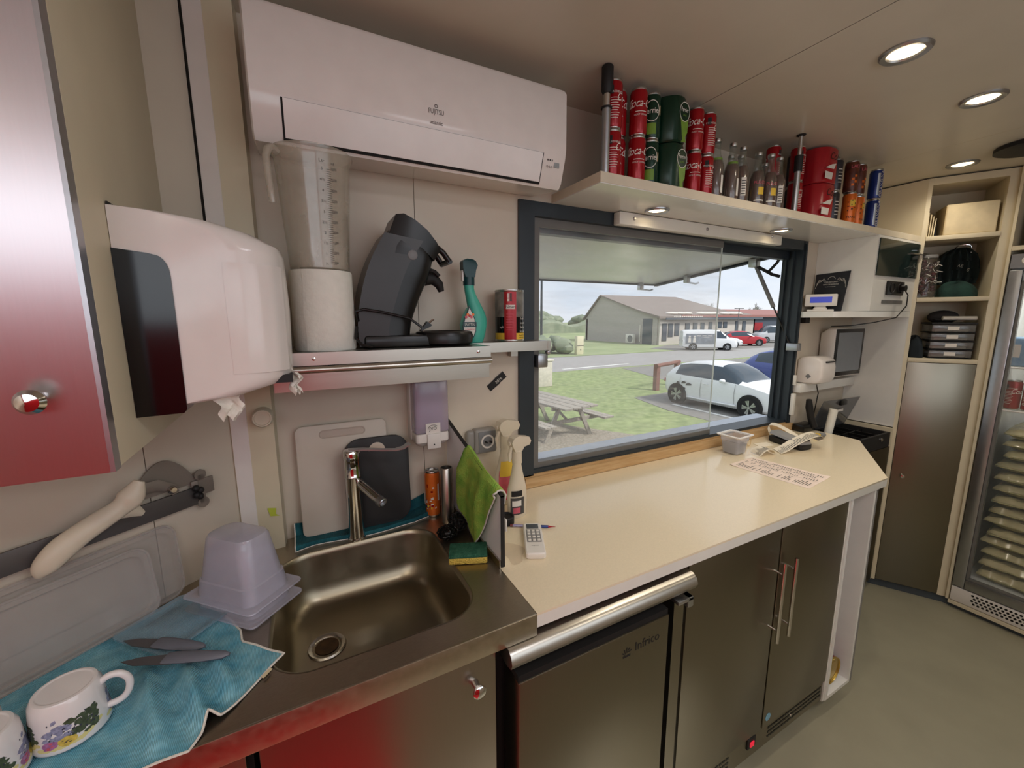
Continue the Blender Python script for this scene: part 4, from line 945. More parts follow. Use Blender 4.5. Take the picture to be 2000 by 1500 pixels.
b.loft([[(.318, -.2, 1.545), (.345, -.2, 1.556), (.345, -.18, 1.556), (.318, -.18, 1.545)], [(.338, -.2, 1.572), (.352, -.2, 1.562), (.352, -.18, 1.562), (.338, -.18, 1.572)]]); b.use(CHROME)
for y in (-.197, -.183): b.tube([(.344, y, 1.568), (.358, y, 1.578)], .002, 6)
b.build('power_cord', t)
# teal spray bottle
def sprayer(b, x, y, z, h=.05, d=-1, w=.013):
    pass
t = thing('spray_bottle', 'teal disinfectant spray bottle on the steel wall shelf', 'spray bottle', (.51, -.09, SZ))
b = B(TEAL); rings = []
for z, x, rx, ry in smooth([(0, .532, .026, .02), (.004, .532, .0275, .022), (.03, .536, .032, .024), (.07, .541, .033, .024), (.10, .538, .029, .022), (.13, .528, .023, .02), (.155, .519, .0185, .0175), (.175, .514, .0165, .0165), (.19, .513, .0165, .0165)], 4):
    rings.append([(x + rx * cos(a), -.09 + ry * sin(a), SZ + z) for a in [2 * pi * k / 28 for k in range(28)]])
b.loft(rings); b.build('bottle', t)
b = B(M('clear_teal_belly', (120, 196, 176), .25, noise=.05)); rings = []
for z, x, rx, ry in ((.012, .512, .012, .016), (.03, .504, .021, .02), (.06, .5, .023, .021), (.09, .504, .017, .018), (.115, .509, .006, .01)):
    rings.append([(x + rx * cos(a), -.092 + ry * sin(a), SZ + z) for a in [2 * pi * k / 24 for k in range(24)]])
b.loft(rings); b.build('front_chamber', t)
b = B(); y0 = -.1155; cx = .503
def drop(s_): return [(cx + s_ * q * .0235, SZ + .014 + (z - .014) * 1.0 if s_ == 1 else SZ + .06 + (z - .06) * s_) for q, z in ((0, .012), (.6, .018), (.95, .038), (1, .056), (.8, .08), (.45, .1), (0, .122), (-.35, .1), (-.75, .08), (-1, .056), (-.95, .038), (-.6, .018))]
b.use(TEALD).prism(drop(1.0), y0, y0 + .004, 'xz'); b.use(INKW).prism(drop(.88), y0 - .0006, y0, 'xz'); b.use(TEALD).box(cx - .0235, cx + .0235, y0 - .0012, y0, SZ + .052, SZ + .069)
b.use(INKW).text('SANYTOL', .0085, (cx, y0 - .0016, SZ + .0605), sx=.66); b.use(PINKP); b.text('Le Désinfectant', .005, (cx, y0 - .0014, SZ + .045), sx=.72); b.text('Nettoyant', .004, (cx, y0 - .0014, SZ + .037), sx=.8)
for k in range(5): b.use([PINKP, ORANGE, RED, PINKP, ORANGE][k]).raw([(cx - .012 + .006 * k + .005 * cos(a), y0 - .0009 - .0001 * k, SZ + .085 + .004 * ((k * 2) % 3) + .005 * sin(a)) for a in [2 * pi * i / 8 for i in range(8)]], [tuple(range(8))])
b.build('printed_label', t)
b = B(TEALD); b.cyl((.513, -.09, SZ + .188), .019, .026, seg=20); rings = []
b.loft([[(x, -.09 + s_ * w_, z) for x, z, s_, w_ in ((x0, z0, -1, w), (x1, z1, -1, w), (x1, z1, 1, w), (x0, z0, 1, w))] for x0, z0, x1, z1, w in ((.498, SZ + .214, .530, SZ + .214, .014), (.489, SZ + .24, .534, SZ + .238, .015), (.488, SZ + .262, .54, SZ + .252, .015), (.494, SZ + .268, .534, SZ + .266, .013), (.505, SZ + .272, .525, SZ + .271, .01))]); b.build('spray_head', t)
b = B(PLW); b.box(.487, .494, -.097, -.083, SZ + .2, SZ + .236, .003); b.build('trigger', t)
# tobacco tin
t = thing('tobacco_tin', 'round red and grey tobacco tin with white News label on the side shelf', 'tin', (.672, -.072, SZ), local=True)
R4 = .0505; H4 = .178
b = B(CANTOP); b.lathe([(R4, 0), (R4 + .001, .002), (R4 + .001, .006), (R4, .008)], seg=40, cap1=False); b.lathe([(R4, H4 - .008), (R4 + .0012, H4 - .006), (R4 + .0012, H4 - .001), (R4 - .003, H4), (R4 - .004, H4 - .004), (.002, H4 - .004)], seg=40, cap0=False); b.build('metal_rims', t)
GPH = M('grey_photo_print', (64, 62, 60), .35, rgb2=(140, 136, 126), nscale=22)
b = B(GPH); b.lathe([(R4, .008), (R4, H4 - .008)], seg=40, cap0=False, cap1=False); a = -1.98; RR = R4 + .0004
b.use(RED).wrappatch(RR, .008, H4 - .008, a - .42, a + .42, 12); b.use(SMOKE).wrappatch(RR, .008, .085, a + .42, a + 1.6, 10); b.use(SMOKE).wrappatch(RR, .008, .085, a - 1.6, a - .42, 10); b.use(YEL).wrappatch(RR + .0002, .008, .03, a + .42, a + 1.5, 10); b.use(YEL).wrappatch(RR + .0002, .008, .03, a - 1.5, a - .42, 10)
b.use(INKW).wrappatch(RR + .0003, .112, .126, a - .3, a + .33, 8); b.use(INKB).wraptext('News', .0105, RR + .0006, .119, a + .02); b.use(INKW)
for i, s_ in enumerate(('Fumer', 'vos artères', 'Rauchen', 'Ihre Adern')): b.wraptext(s_, .0072, RR + .0005, .079 - .0145 * i, a + .88 + .02 * len(s_), sx=.8)
b.use(INKB); b.wraptext('Rauchen kann', .004, RR + .0006, .022, a + .95); b.wraptext('tödlich sein', .004, RR + .0006, .014, a + .92); b.use(INKW).wraptext('opft', .0072, RR + .0005, .05, a - .62)
b.use(PINKP)
for i in range(7): b.wrappatch(RR + .0002, .04 + .009 * i, .0415 + .009 * i, a - .28, a + .22 - .05 * (i % 3), 5)
for i in range(12): b.use(INKG if i % 2 else INKW).wrappatch(RR + .0003, .138 + .0045 * (i // 2), .1415 + .0045 * (i // 2), a - .2 + .16 * (i % 2), a - .06 + .16 * (i % 2), 2)
b.build('printed_wrap', t)

# ================================================================== ON THE BACK WALL
t = thing('soap_dispenser', 'lilac tinted wall soap dispenser beneath the steel shelf', 'soap dispenser', (.37, -.05, 1.15))
b = B(PLW); b.box(.312, .432, -.04, -.002, 1.175, 1.382, .004); b.build('back_plate', t)
b = B(LILAC); b.box(.314, .430, -.098, -.04, 1.205, 1.385, .01, 3); b.build('reservoir', t)
SOAP = M('lilac_soap_bag', (176, 164, 184), .4, noise=.1, nscale=14)
b = B(SOAP); b.box(.326, .418, -.085, -.042, 1.215, 1.35, .014, 3); b.build('soap_bag', t)
b = B(PLW); b.loft([[(x, y, z) for x, y in rrect(.371, -.066 + o, .056 - i_, .036 - i_, .012, 4)] for z, i_, o in ((1.206, .001, 0), (1.2, 0, 0), (1.178, 0, 0), (1.166, .008, .004), (1.16, .016, .006))]); b.build('base', t)
b = B(PLW); b.box(.35, .396, -.108, -.098, 1.155, 1.206, .003); b.build('push_lever', t); b = B(PLW); b.box(.348, .397, -.1005, -.097, 1.206, 1.24); b.use(INKG).text('JVD', .011, (.372, -.1012, 1.222)); b.tube([(.372 + .0165 * cos(a), -.1012, 1.222 + .0125 * sin(a)) for a in [.6 + i * .2 for i in range(14)]], .0008, 4); b.build('maker_plate', t); B(INKB).cyl((.372, -.1075, 1.17), .0025, .002, 'y', 8).build('lever_mark', t)
t = thing('wall_socket', 'grey surface-mounted wall socket behind the green cloth', 'socket', (.58, -.03, 1.13))
b = B(M('light_grey_plastic', (150, 146, 140), .4)); b.box(.545, .632, -.045, -.002, 1.085, 1.178, .01, 3); b.box(.52, .6, -.03, -.002, 1.1, 1.172, .01, 3); b.build('housing', t)
b = B(PLGREY); b.box(.556, .624, -.05, -.044, 1.093, 1.17, .006); b.use(PLW).lathe([(.026, 0), (.026, .003), (.02, .003), (.018, -.012), (.002, -.012)], (.59, -.05, 1.133), 22, 'y', cap0=False); b.use(BLACK).cyl((.581, -.0525, 1.133), .0035, .014, 'y', 8); b.cyl((.599, -.0525, 1.133), .0035, .014, 'y', 8); b.build('socket_face', t)
b = B(BLACKM); ang = .62; ux, uz = Vector((cos(ang), 0, sin(ang))), Vector((-sin(ang), 0, cos(ang))); c = Vector((.653, -.0025, 1.345))
b.raw([tuple(c + ux * x + uz * z) for x, z in ((-.042, -.014), (.006, -.014), (.006, -.01), (.042, -.012), (.042, .016), (.0, .016), (.0, .012), (-.042, .012))], [tuple(range(8))]); b.raw([tuple(c + ux * x + uz * z + Vector((0, .0015, 0))) for x, z in ((-.042, -.014), (.042, -.012), (.042, .016), (-.042, .012))], [(0, 1, 2, 3)]); b.use(INKW).text('2016', .011, c + Vector((.008, -.0006, .004)), tuple(ux), tuple(uz))
solo('number_sticker', b, 'black sticker with a white year on the wall left of the window', 'sticker')

# ================================================================== SERVING COUNTER
t = thing('serving_counter', 'long cream speckled serving counter under the window', 'counter', (1.5, -.32, .87))
poly = [(.4452, -.647), (2.19, -.65), (2.735, -.325), (2.745, -.24), (2.7, -.02), (2.7, -.0275), (.4452, -.0275)]
b = B(COUNTER); b.prism(poly[:4] + [(2.745, -.0275), (.4452, -.0275)], .8935, .9); b.build('worktop', t)
b = B(WHITE); b.prism([(.4455, -.6465), (2.1897, -.6495), (2.7345, -.3248), (2.7445, -.24), (2.7445, -.028), (.4455, -.028)], .862, .8935); b.build('front_edge', t)
b = B(M('tea_stain', (206, 188, 160), .3, noise=.08)); rr = random.Random(5)
b.raw([(.512 + .038 * (1 + .35 * sin(3 * a + 1)) * cos(a) * (1.3 if cos(a) < 0 else 1) * .8, -.40 + .052 * (1 + .25 * sin(2 * a)) * sin(a), .9003) for a in [2 * pi * i / 30 for i in range(30)]], [tuple(range(30))]); b.build('stain', t)
# spray bottles
def spray(label, x, y, hgt, mat, rz, kind):
    t = thing('spray_bottle', label, 'spray bottle', (x, y, .9005), rz, 'spray bottles behind the divider', local=True); k = hgt / .285
    def ring(z, rx, ry, n=28): return [(rx * k * cos(a), ry * k * sin(a), z * k) for a in [2 * pi * i / n for i in range(n)]]
    b = B(mat); b.loft([ring(*q) for q in ((0, .034, .022), (.004, .037, .024), (.06, .038, .025), (.1, .036, .024), (.13, .028, .021), (.16, .02, .0175), (.185, .0155, .0145), (.196, .015, .0145))]); b.build('bottle', t)
    b = B(mat); b.lathe([(.017 * k, .19 * k), (.0175 * k, .194 * k), (.0165 * k, .232 * k), (.013 * k, .236 * k)], seg=20)
    b.loft([[(px * k, s_ * w_ * k, pz * k) for px, pz, s_ in ((x0, z0, -1), (x1, z1, -1), (x1, z1, 1), (x0, z0, 1))] for x0, z0, x1, z1, w_ in ((-.014, .232, .014, .232, .012), (-.026, .255, .022, .246, .014), (-.03, .266, .044, .25, .015), (-.022, .28, .05, .262, .015), (.0, .286, .045, .276, .012))]); b.build('spray_head', t)
    b = B(mat); b.tube([(-.022 * k, 0, .25 * k), (-.032 * k, 0, .225 * k), (-.03 * k, 0, .2 * k)], [.006 * k, .006 * k, .004 * k], 8); b.cyl((-.034 * k, 0, .262 * k), .007 * k, .008 * k, 'x', 10); b.build('trigger', t)
    b = B()
    for s_ in (-1,):
        def lab(z0, z1, a0, a1, m, off=.0006):
            b.use(m).grid(8, 6, lambda u, v: ((.0385 * k + off) * cos(a0 + (a1 - a0) * u) * (1 - .22 * max(0, (z0 + (z1 - z0) * v - .1) / .04) * .9), (.0255 * k + off) * sin(a0 + (a1 - a0) * u) * (1 - .2 * max(0, (z0 + (z1 - z0) * v - .1) / .04)), (z0 + (z1 - z0) * v) * k))
        if kind == 'plain': lab(.015, .075, -2.7, -1.3, INKG); lab(.08, .1, -2.6, -1.5, INKB); lab(.02, .04, -2.4, -1.7, PINKP, .001); lab(.045, .065, -2.5, -1.6, INKW, .001)
        else: lab(.02, .12, -2.6, .2, PINKP); lab(.1, .15, -2.5, .1, YEL, .001); lab(.06, .09, -1.5, -.6, INKW, .0012)
    b.build('printed_label', t)
    return t
spray('plain cream spray bottle standing in front by the divider', .632, -.2, .287, PLCR, .15, 'plain')
spray('spray bottle with pink and yellow label, behind the plain one', .642, -.09, .318, clear('milky_spray_plastic', (226, 214, 190), .2, .3), .1, 'pink')
b = B(BLACKM); b.lathe([(.027, 0), (.0285, .002), (.0285, .024), (.026, .027), (.024, .027), (.022, .022), (.002, .022)], seg=26)
for k in range(26): b.box(.0283, .0292, -.0012, .0012, .004, .022) if k == 0 else None
solo('ribbed_disc', b, 'black ribbed cap lying on the counter by the divider', 'cap', (.572, -.232, .9005))
t = thing('ballpoint_pen', 'blue ballpoint pen lying above the remote control', 'pen', (.637, -.301, .9055), atan2(-.34 + .262, .7 - .574), local=True)
PENB = clear('clear_pen_barrel', (150, 140, 190), .3, .15)
b = B(PENB); b.tube([(-.066, 0, 0), (.045, 0, 0)], .0042, 8); b.build('barrel', t); b = B(BLUEC); b.tube([(-.015, 0, 0), (.05, 0, 0)], .0045, 8); b.build('cap', t)
b = B(M('maroon_pen_end', (110, 50, 50), .4)); b.tube([(-.075, 0, 0), (-.066, 0, 0)], .0045, 8); b.build('end_plug', t); b = B(RED); b.lathe([(.0042, 0), (.0015, .012), (.0008, .024)], (.05, 0, 0), 8, 'x'); b.build('tip', t)
t = thing('remote_control', 'white air-conditioner remote control lying on the counter', 'remote control', (.592, -.383, .9005), radians(-116), local=True)
b = B(PLW); b.loft([[(x, y, z) for x, y in rrect(0, 0, .088 - i_, .029 - i_, .008, 4)] for z, i_ in ((0, .003), (.004, 0), (.016, 0), (.0195, .003))]); b.build('casing', t)
b = B(M('dark_lcd', (84, 88, 92), .15)); b.box(-.078, -.05, -.019, .019, .0195, .0201); b.build('display', t); b = B(M('keypad_grey', (132, 130, 128), .5)); b.box(-.047, .028, -.022, .022, .0193, .0198); b.build('keypad', t)
for i in range(4):
    for j in range(3): B(PLW).box(-.043 + .018 * i, -.032 + .018 * i, -.018 + .014 * j, -.009 + .014 * j, .0197, .0212, .0015).build('button', t)
b = B(INKB); b.text('FUJITSU', .0042, (.047, 0, .0197), (0, 1, 0), (-1, 0, 0)); b.build('lettering', t)
# paper sheet, receipts, terminal, tub
t = thing('paper_sheet', 'printed price sheet lying on the right of the counter', 'sheet', (1.86, -.385, .9005))
c = [Vector((1.742, -.233)), Vector((1.94, -.218)), Vector((1.984, -.532)), Vector((1.769, -.556))]
def sh(u, v, lift=0):
    p = (c[0] * (1 - u) + c[1] * u) * (1 - v) + (c[3] * (1 - u) + c[2] * u) * v
    return (p.x, p.y, .9006 + lift + .004 * (max(0, .16 - v) / .16) ** 2 * (1 - u) + .0035 * max(0, u - .85) / .15 * max(0, v - .8) / .2)
b = B(M('pinkish_printed_paper', (236, 216, 202), .85)); b.grid(14, 18, sh); b.build('page', t)
b = B(INKG); rr = random.Random(2)
for k in range(34):
    v = .05 + .027 * k
    for u0, u1 in ((.12, .12 + rr.uniform(.1, .3)), (.5, .5 + rr.uniform(.05, .12)), (.68, .76), (.82, .9)):
        if rr.random() < .8: b.raw([sh(u0, v, .0004), sh(u1, v, .0004), sh(u1, v + .009, .0004), sh(u0, v + .009, .0004)], [(0, 1, 2, 3)])
for u in (.46, .64, .8): b.raw([sh(u, .2, .0004), sh(u + .004, .2, .0004), sh(u + .004, .95, .0004), sh(u, .95, .0004)], [(0, 1, 2, 3)])
b.build('printed_rows', t)
t = thing('small_food_tub', 'small frosted tub with dark contents near the window sill', 'tub', (1.925, -.128, .9012), radians(4), local=True)
FR2 = clear('frosted_small_tub', (208, 208, 214), .45, .25)
b = B(FR2); b.loft([[(x, y, z) for x, y in rrect(0, 0, hx, hy, r, 5)] for hx, hy, r, z in ((.036, .034, .014, 0), (.042, .04, .014, .006), (.048, .046, .014, .065), (.052, .049, .014, .068), (.053, .05, .014, .094))], cap1=False); b.build('tub_body', t)
b = B(PLW); b.loft([[(x, y, z) for x, y in rrect(0, 0, hx, hy, .012, 5)] for hx, hy, z in ((.053, .05, .09), (.066, .062, .092), (.067, .063, .097), (.055, .052, .0975), (.052, .049, .09))], cap0=False, cap1=False); b.build('rim', t)
b = B(M('dark_lumpy_contents', (58, 54, 54), .7, noise=.5, nscale=60)); b.loft([[(x, y, z) for x, y in rrect(0, 0, hx, hx * .95, .012, 5)] for hx, z in ((.034, .004), (.044, .045), (.044, .05), (.03, .058))]); b.build('contents', t)
def ribbon(name, label, cat, pts, w_, wdir, mat, group=None, marks=True):
    t = thing(name, label, cat, tuple(pts[0]), 0, group)
    P_ = [Vector(p) for p in pts]; W = Vector(wdir).normalized() * w_ / 2; N_ = 8 * (len(P_) - 1)
    def cr(q):
        q *= len(P_) - 1; i = min(int(q), len(P_) - 2); f_ = q - i; p0, p1, p2, p3 = P_[max(i - 1, 0)], P_[i], P_[i + 1], P_[min(i + 2, len(P_) - 1)]
        return .5 * ((2 * p1) + (p2 - p0) * f_ + (2 * p0 - 5 * p1 + 4 * p2 - p3) * f_ ** 2 + (3 * p1 - p0 - 3 * p2 + p3) * f_ ** 3)
    b = B(mat); b.grid(N_, 2, lambda u, v: tuple(cr(u) + W * (2 * v - 1))); b.build('paper_strip', t)
    if marks:
        b = B(INKG); rr = random.Random(4)
        for k in range(N_ - 2):
            q = (k + 1) / N_; p = cr(q); d = (cr(min(1, q + .4 / N_)) - p); nrm = d.cross(W).normalized() * .0006
            if nrm.z < 0: nrm = -nrm
            e = rr.uniform(.1, .8); b.raw([tuple(p + nrm - W * .8), tuple(p + nrm + W * (e - .2)), tuple(p + d * .9 + nrm + W * (e - .2)), tuple(p + d * .9 + nrm - W * .8)], [(0, 1, 2, 3)])
        b.build('printed_lines', t)
    return t
RECP = M('thermal_receipt_paper', (238, 226, 204), .7)
t = thing('card_terminal', 'grey and black card payment terminal lying under the receipts', 'card terminal', (2.30, -.19, .9005), radians(-102), local=True)
b = B(BLACKM); b.loft([[(x, y, z) for x, y in rrect(0, 0, .098 - i_, .042 - i_, .016, 4)] for z, i_ in ((0, .006), (.008, 0), (.03, 0))]); b.build('base', t)
b = B(M('silver_terminal_shell', (150, 148, 146), .35)); b.loft([[(x, y, z + .02 * max(0, -x - .03) / .07) for x, y in rrect(0, 0, .096 - i_, .041 - i_, .015, 4)] for z, i_ in ((.03, 0), (.042, .004))]); b.build('shell', t)
b = B(SMOKE); b.box(-.055, -.005, -.03, .03, .0425, .05, .003); b.build('screen', t)
for i in range(4):
    for j in range(3): B(PLGREY).box(.008 + .018 * i, .022 + .018 * i, -.026 + .019 * j, -.012 + .019 * j, .0415, .045, .002).build('key', t)
ribbon('receipt', 'long curling receipt looped over the card terminal', 'receipt', [(2.33, -.075, .925), (2.345, -.05, .96), (2.375, -.045, .975), (2.385, -.08, .972), (2.365, -.145, .96), (2.34, -.21, .945)], .05, (.85, .3, .1), RECP, 'receipts on the counter', False)
ribbon('receipt', 'printed receipt strip arching towards the front of the counter', 'receipt', [(2.13, -.225, .903), (2.17, -.235, .915), (2.24, -.25, .945), (2.32, -.265, .968), (2.375, -.275, .973), (2.40, -.28, .962), (2.39, -.28, .951), (2.36, -.277, .948)], .085, (.55, .83, 0), RECP, 'receipts on the counter')
ribbon('receipt', 'short crumpled receipt curled beside the frosted tub', 'receipt', [(1.99, -.20, .903), (2.012, -.205, .922), (2.04, -.208, .93), (2.07, -.213, .924), (2.085, -.216, .904)], .075, (.35, .94, 0), RECP, 'receipts on the counter')
b = B(RECP); b.loft([[(2.15, -.09, .9008 + q), (2.24, -.105, .9008 + q), (2.22, -.16, .9008 + q), (2.13, -.145, .9008 + q)] for q in (0, .002)], smooth=False); solo('paper_slip', b, 'small cream paper slip between the receipts', 'slip', group=None)
b = B(M('pale_elastic', (206, 176, 130), .6)); b.tube([(2.06 + .022 * cos(a), -.095 + .006 * sin(a), .928 + .026 * sin(a)) for a in [2 * pi * i / 22 for i in range(22)]], .0016, 6, closed=True); b.tube([(2.095 + .02 * cos(a), -.095 + .004 * sin(a), .929 + .027 * sin(a)) for a in [2 * pi * i / 22 for i in range(22)]], .0016, 6, closed=True)
solo('rubber_bands', b, 'pair of pale upright rubber bands by the window sill', 'rubber bands')
t = thing('screwdriver', 'short yellow-handled screwdriver at the counter corner', 'screwdriver', (2.56, -.17, .912), radians(-18), local=True)
b = B(YEL); b.lathe([(.006, 0), (.012, .006), (.0125, .03), (.010, .05), (.009, .056)], (0, 0, 0), 14, 'x'); b.build('grip', t); b = B(PLGREY); b.lathe([(.011, 0), (.0135, .006), (.0135, .028), (.011, .034)], (.05, 0, 0), 14, 'x'); b.lathe([(.008, 0), (.011, .006), (.008, .01)], (-.008, 0, 0), 14, 'x'); b.build('grip_end', t); b = B(CHROME); b.tube([(-.06, 0, -.004), (-.008, 0, 0)], .003, 8); b.build('shaft', t)
b = B(BLACKM); b.tube([(2.46, -.19, .908), (2.43, -.165, .922), (2.45, -.13, .915), (2.49, -.14, .912), (2.5, -.18, .906), (2.47, -.2, .904)], .0065, 8); b.box(2.41, 2.45, -.215, -.18, .9005, .925, .006); solo('black_strap', b, 'black curled strap between terminal and screwdriver', 'strap')
# ================================================================== UNDER THE COUNTER
t = thing('counter_fridge', 'undercounter steel fridge with rounded top bar and lettering', 'fridge', (.68, -.32, FZ))
b = B(STEELD); b.box(.362, .372, -.56, -.03, -.1, .84); b.box(.93, .972, -.632, -.03, -.1, .80); b.box(.372, .97, -.5, -.03, -.1, .2); b.use(DARKGAP).box(.3545, .97, -.57, -.56, -.1, .844); b.build('carcass', t)
b = B(STEEL); b.prism([(-.60, .795), (-.645, .795), (-.665, .80), (-.673, .815), (-.668, .832), (-.655, .842), (-.60, .846)], .366, .9745, 'yz', smooth=False); b.build('top_bar', t)
b = B(STEELD); b.box(.386, .872, -.665, -.585, -.1, .752, .004); d = b.build('door', t)
b = B(DARKGAP); b.box(.388, .87, -.66, -.59, .752, .768); b.box(.874, .93, -.585, -.57, -.1, .79); b.build('door_gasket', d)
b = B(INKB); b.text('Infrico', .026, (.79, -.6655, .70), sx=.95)
for k in range(5):
    a = pi * (.12 + .19 * k); b.raw([(.715 + .004 * cos(a + 1.2), -.6655, .69 + .004 * sin(a + 1.2)), (.715 + .015 * cos(a - .12), -.6655, .692 + .015 * sin(a - .12)), (.715 + .0205 * cos(a), -.6655, .692 + .0205 * sin(a)), (.715 + .015 * cos(a + .15), -.6655, .692 + .015 * sin(a + .15))], [(0, 1, 2, 3)])
b.box(.702, .728, -.6655, -.665, .682, .688); b.build('lettering', d)
for z in (.765, .02): b = B(ALU); b.box(.905, .968, -.668, -.632, z, z + .012, .003); b.box(.945, .968, -.668, -.63, z - .02, z + .012, .003); b.build('hinge', t)
t = thing('counter_cold_cabinet', 'two-door dark steel cold cabinet with long bar handles', 'cold cabinet', (1.45, -.32, FZ))
b = B(WHITE); b.box(.975, .99, -.61, -.03, -.08, .861); b.box(1.93, 1.945, -.628, -.03, -.1, .861); b.use(DARKGAP).box(.99, 1.93, -.605, -.05, -.1, .858); b.build('carcass', t)
d1 = B(STEELD).box(.988, 1.464, -.63, -.608, .008, .855, .0015).build('door', t); d2 = B(STEELD).box(1.474, 1.93, -.63, -.608, .008, .855, .0015).build('door', t)
for d, x in ((d1, 1.44), (d2, 1.512)):
    b = B(CHROME); b.cyl((x, -.664, .425), .0065, .31, seg=14); 
    for z in (.47, .69): b.cyl((x, -.63, z), .0045, .034, 'y', 10)
    b.build('bar_handle', d)
B(M('blue_round_sticker', (120, 168, 190), .5, noise=.2, nscale=90)).cyl((1.505, -.6302, .047), .016, .0008, 'y', 20).build('round_sticker', d2)
b = B(STEELD); b.box(.99, 1.93, -.622, -.606, -.095, .004); g = b.build('vent_panel', t)
b = B(BLACK)
for x0, n in ((1.02, 14), (1.53, 20)):
    for r_ in range(3):
        for k in range(n): b.box(x0 + .0195 * k, x0 + .0195 * k + .014, -.6235, -.6215, -.028 - .02 * r_, -.02 - .02 * r_)
b.build('vent_slots', g)
for x in (1.06, 1.69): B(CHROME).lathe([(.007, 0), (.006, .003), (.001, .0045)], (x, -.622, -.048), 12, 'y').build('screw', g)
b = B(BLACKM); b.box(1.395, 1.445, -.627, -.621, -.05, -.005, .002); b.use(REDLED).box(1.408, 1.432, -.631, -.626, -.042, -.02, .003); b.build('power_switch', g)
t = thing('end_niche', 'narrow white open niche closing the right end of the counter', 'niche', (2.04, -.3, FZ))
b = B(WHITEL); b.box(1.946, 1.962, -.632, -.03, -.1, .861); b.box(1.962, 2.14, -.24, -.22, -.1, .861); b.box(1.962, 2.14, -.632, -.22, -.1, -.084); b.box(2.14, 2.156, -.632, -.03, -.1, .861); b.use(M('grey_outer_board', (128, 126, 122), .45)).box(2.1565, 2.172, -.632, -.03, -.1, .861); b.build('boards', t)
t = thing('food_tin', 'large gold-lidded tin lying in the bottom of the end niche', 'tin', (2.05, -.55, -.0185))
b = B(M('dull_crimson_wrap', (136, 34, 58), .4)); b.cyl((2.05, -.59, -.0185), .0645, .14, 'y', 40); 
b = B(M('dull_crimson_wrapper', (136, 34, 58), .4)); b.lathe([(.0635, 0), (.0635, -.14)], (2.05, -.6, -.0185), 40, 'y'); b.build('can_body', t)
b = B(GOLD); b.lathe([(.0645, -.004), (.0652, .002), (.064, .005), (.061, .005), (.060, .0), (.045, .0005), (.044, .0015), (.043, .0005), (.02, .001), (.001, .001)], (2.05, -.602, -.0185), 44, 'y'); b.build('lid', t)
t = thing('base_cabinet', 'dark steel base cabinet under the cash drawer', 'cabinet', (2.9, -.15, FZ))
b = B(STEELD); b.box(2.2, 3.225, -.292, -.274, -.13, .78); b.use(BEIGE).box(3.226, 3.248, -.29, -.01, -.13, .895); b.use(DARKGAP).box(2.2, 3.225, -.27, -.02, -.13, .78); b.build('front', t)

# ================================================================== RIGHT NICHE: TILL, SCREEN, PRINTER
t = thing('wall_box', 'white boxed cupboard hanging under the shelf, dark glass panel in front', 'cupboard', (3.0, -.15, 1.61))
b = B(WHITEL); b.box(2.75, 3.249, -.286, -.001, 1.612, 2.0055); b.build('box', t)
b = B(DKGLASS); b.box(2.762, 3.248, -.292, -.2865, 1.80, 1.992); b.build('glass_front', t)
t = thing('double_socket', 'black double socket on the front of the white boxed cupboard', 'socket', (3.0, -.29, 1.72))
b = B(BLACK); b.box(2.90, 3.10, -.296, -.2865, 1.70, 1.775, .003); b.build('plate', t)
b = B(BLACKM)
for x in (2.955, 3.045): b.lathe([(.028, 0), (.028, .004), (.024, .004), (.022, -.002), (.002, -.002)], (x, -.296, 1.7375), 20, 'y', cap0=False)
b.build('socket_faces', t); b = B(M('grey_socket_print', (110, 108, 106), .5)); b.box(2.87, 3.12, -.288, -.2866, 1.652, 1.672); b.build('marking_strip', t)
t = thing('power_cable', 'thin black cable hanging from the double socket to the touch screen', 'cable', (3.1, -.29, 1.7))
b = B(BLACK); b.tube([(3.06, -.31, 1.735), (3.075, -.325, 1.70), (3.06, -.33, 1.64), (2.98, -.32, 1.575), (2.9, -.26, 1.55), (2.84, -.17, 1.53), (2.85, -.07, 1.524)], .003, 8); b.build('lead', t); b = B(BLACK); b.cyl((3.045, -.3, 1.7375), .017, .024, 'y', 16); b.build('plug', t)
t = thing('niche_shelf', 'small glossy white shelf under the boxed cupboard holding the price display', 'shelf', (2.9, -.12, 1.58))
b = B(WHITEL); b.prism([(2.634, -.001), (2.575, -.04), (2.565, -.06), (2.57, -.2), (2.60, -.225), (2.76, -.286), (3.249, -.286), (3.249, -.001)], 1.578, 1.6105); b.build('board', t)
b = B(BLACKM); b.box(2.645, 2.69, -.03, -.002, 1.545, 1.5775); b.build('clip', t)
t = thing('menu_stand', 'black menu card with white lettering leaning on the boxed cupboard', 'menu card', (2.73, -.09, 1.611))
b = B(M('black_slate_print', (34, 36, 42), .5)); b.loft([[(x - .0, y, z), (x + .006, y, z)] + [(x2 + .006, y2, z2), (x2, y2, z2)] for (x, y, z), (x2, y2, z2) in (((2.708, -.172, 1.6112), (2.74, -.182, 1.834)), ((2.708, -.022, 1.6112), (2.74, -.012, 1.826)))], smooth=False); b.build('card', t)
ux = Vector((0, -1, 0)); uy = Vector((.032, 0, .22)).normalized()
def mp_(h_, v_): return Vector((2.708, -.097, 1.6112)) + ux * h_ + uy * v_ + Vector((-.0012, 0, .0001))
b = B(INKW)
for s_, hh, v_ in (('TITRES RESTAURANT', .0062, .168), ('CARTE DES BOISSONS', .0066, .155), ('sur place ou à emporter', .0045, .142), ('merci de votre visite', .0052, .092), ('à bientôt', .004, .075)): b.text(s_, hh, mp_(0, v_), tuple(ux), tuple(uy), sx=.82)
for sg in (-1, 1):
    for k in range(7): b.tube([mp_(sg * (.03 + .006 * k + .008 * q), .178 + .006 * sin(k * 1.7) - .03 * (k > 3) * q * (k - 3) / 3 + .008 * sin(pi * q)) for q in (0, .4, .8, 1.2)], .0007, 4)
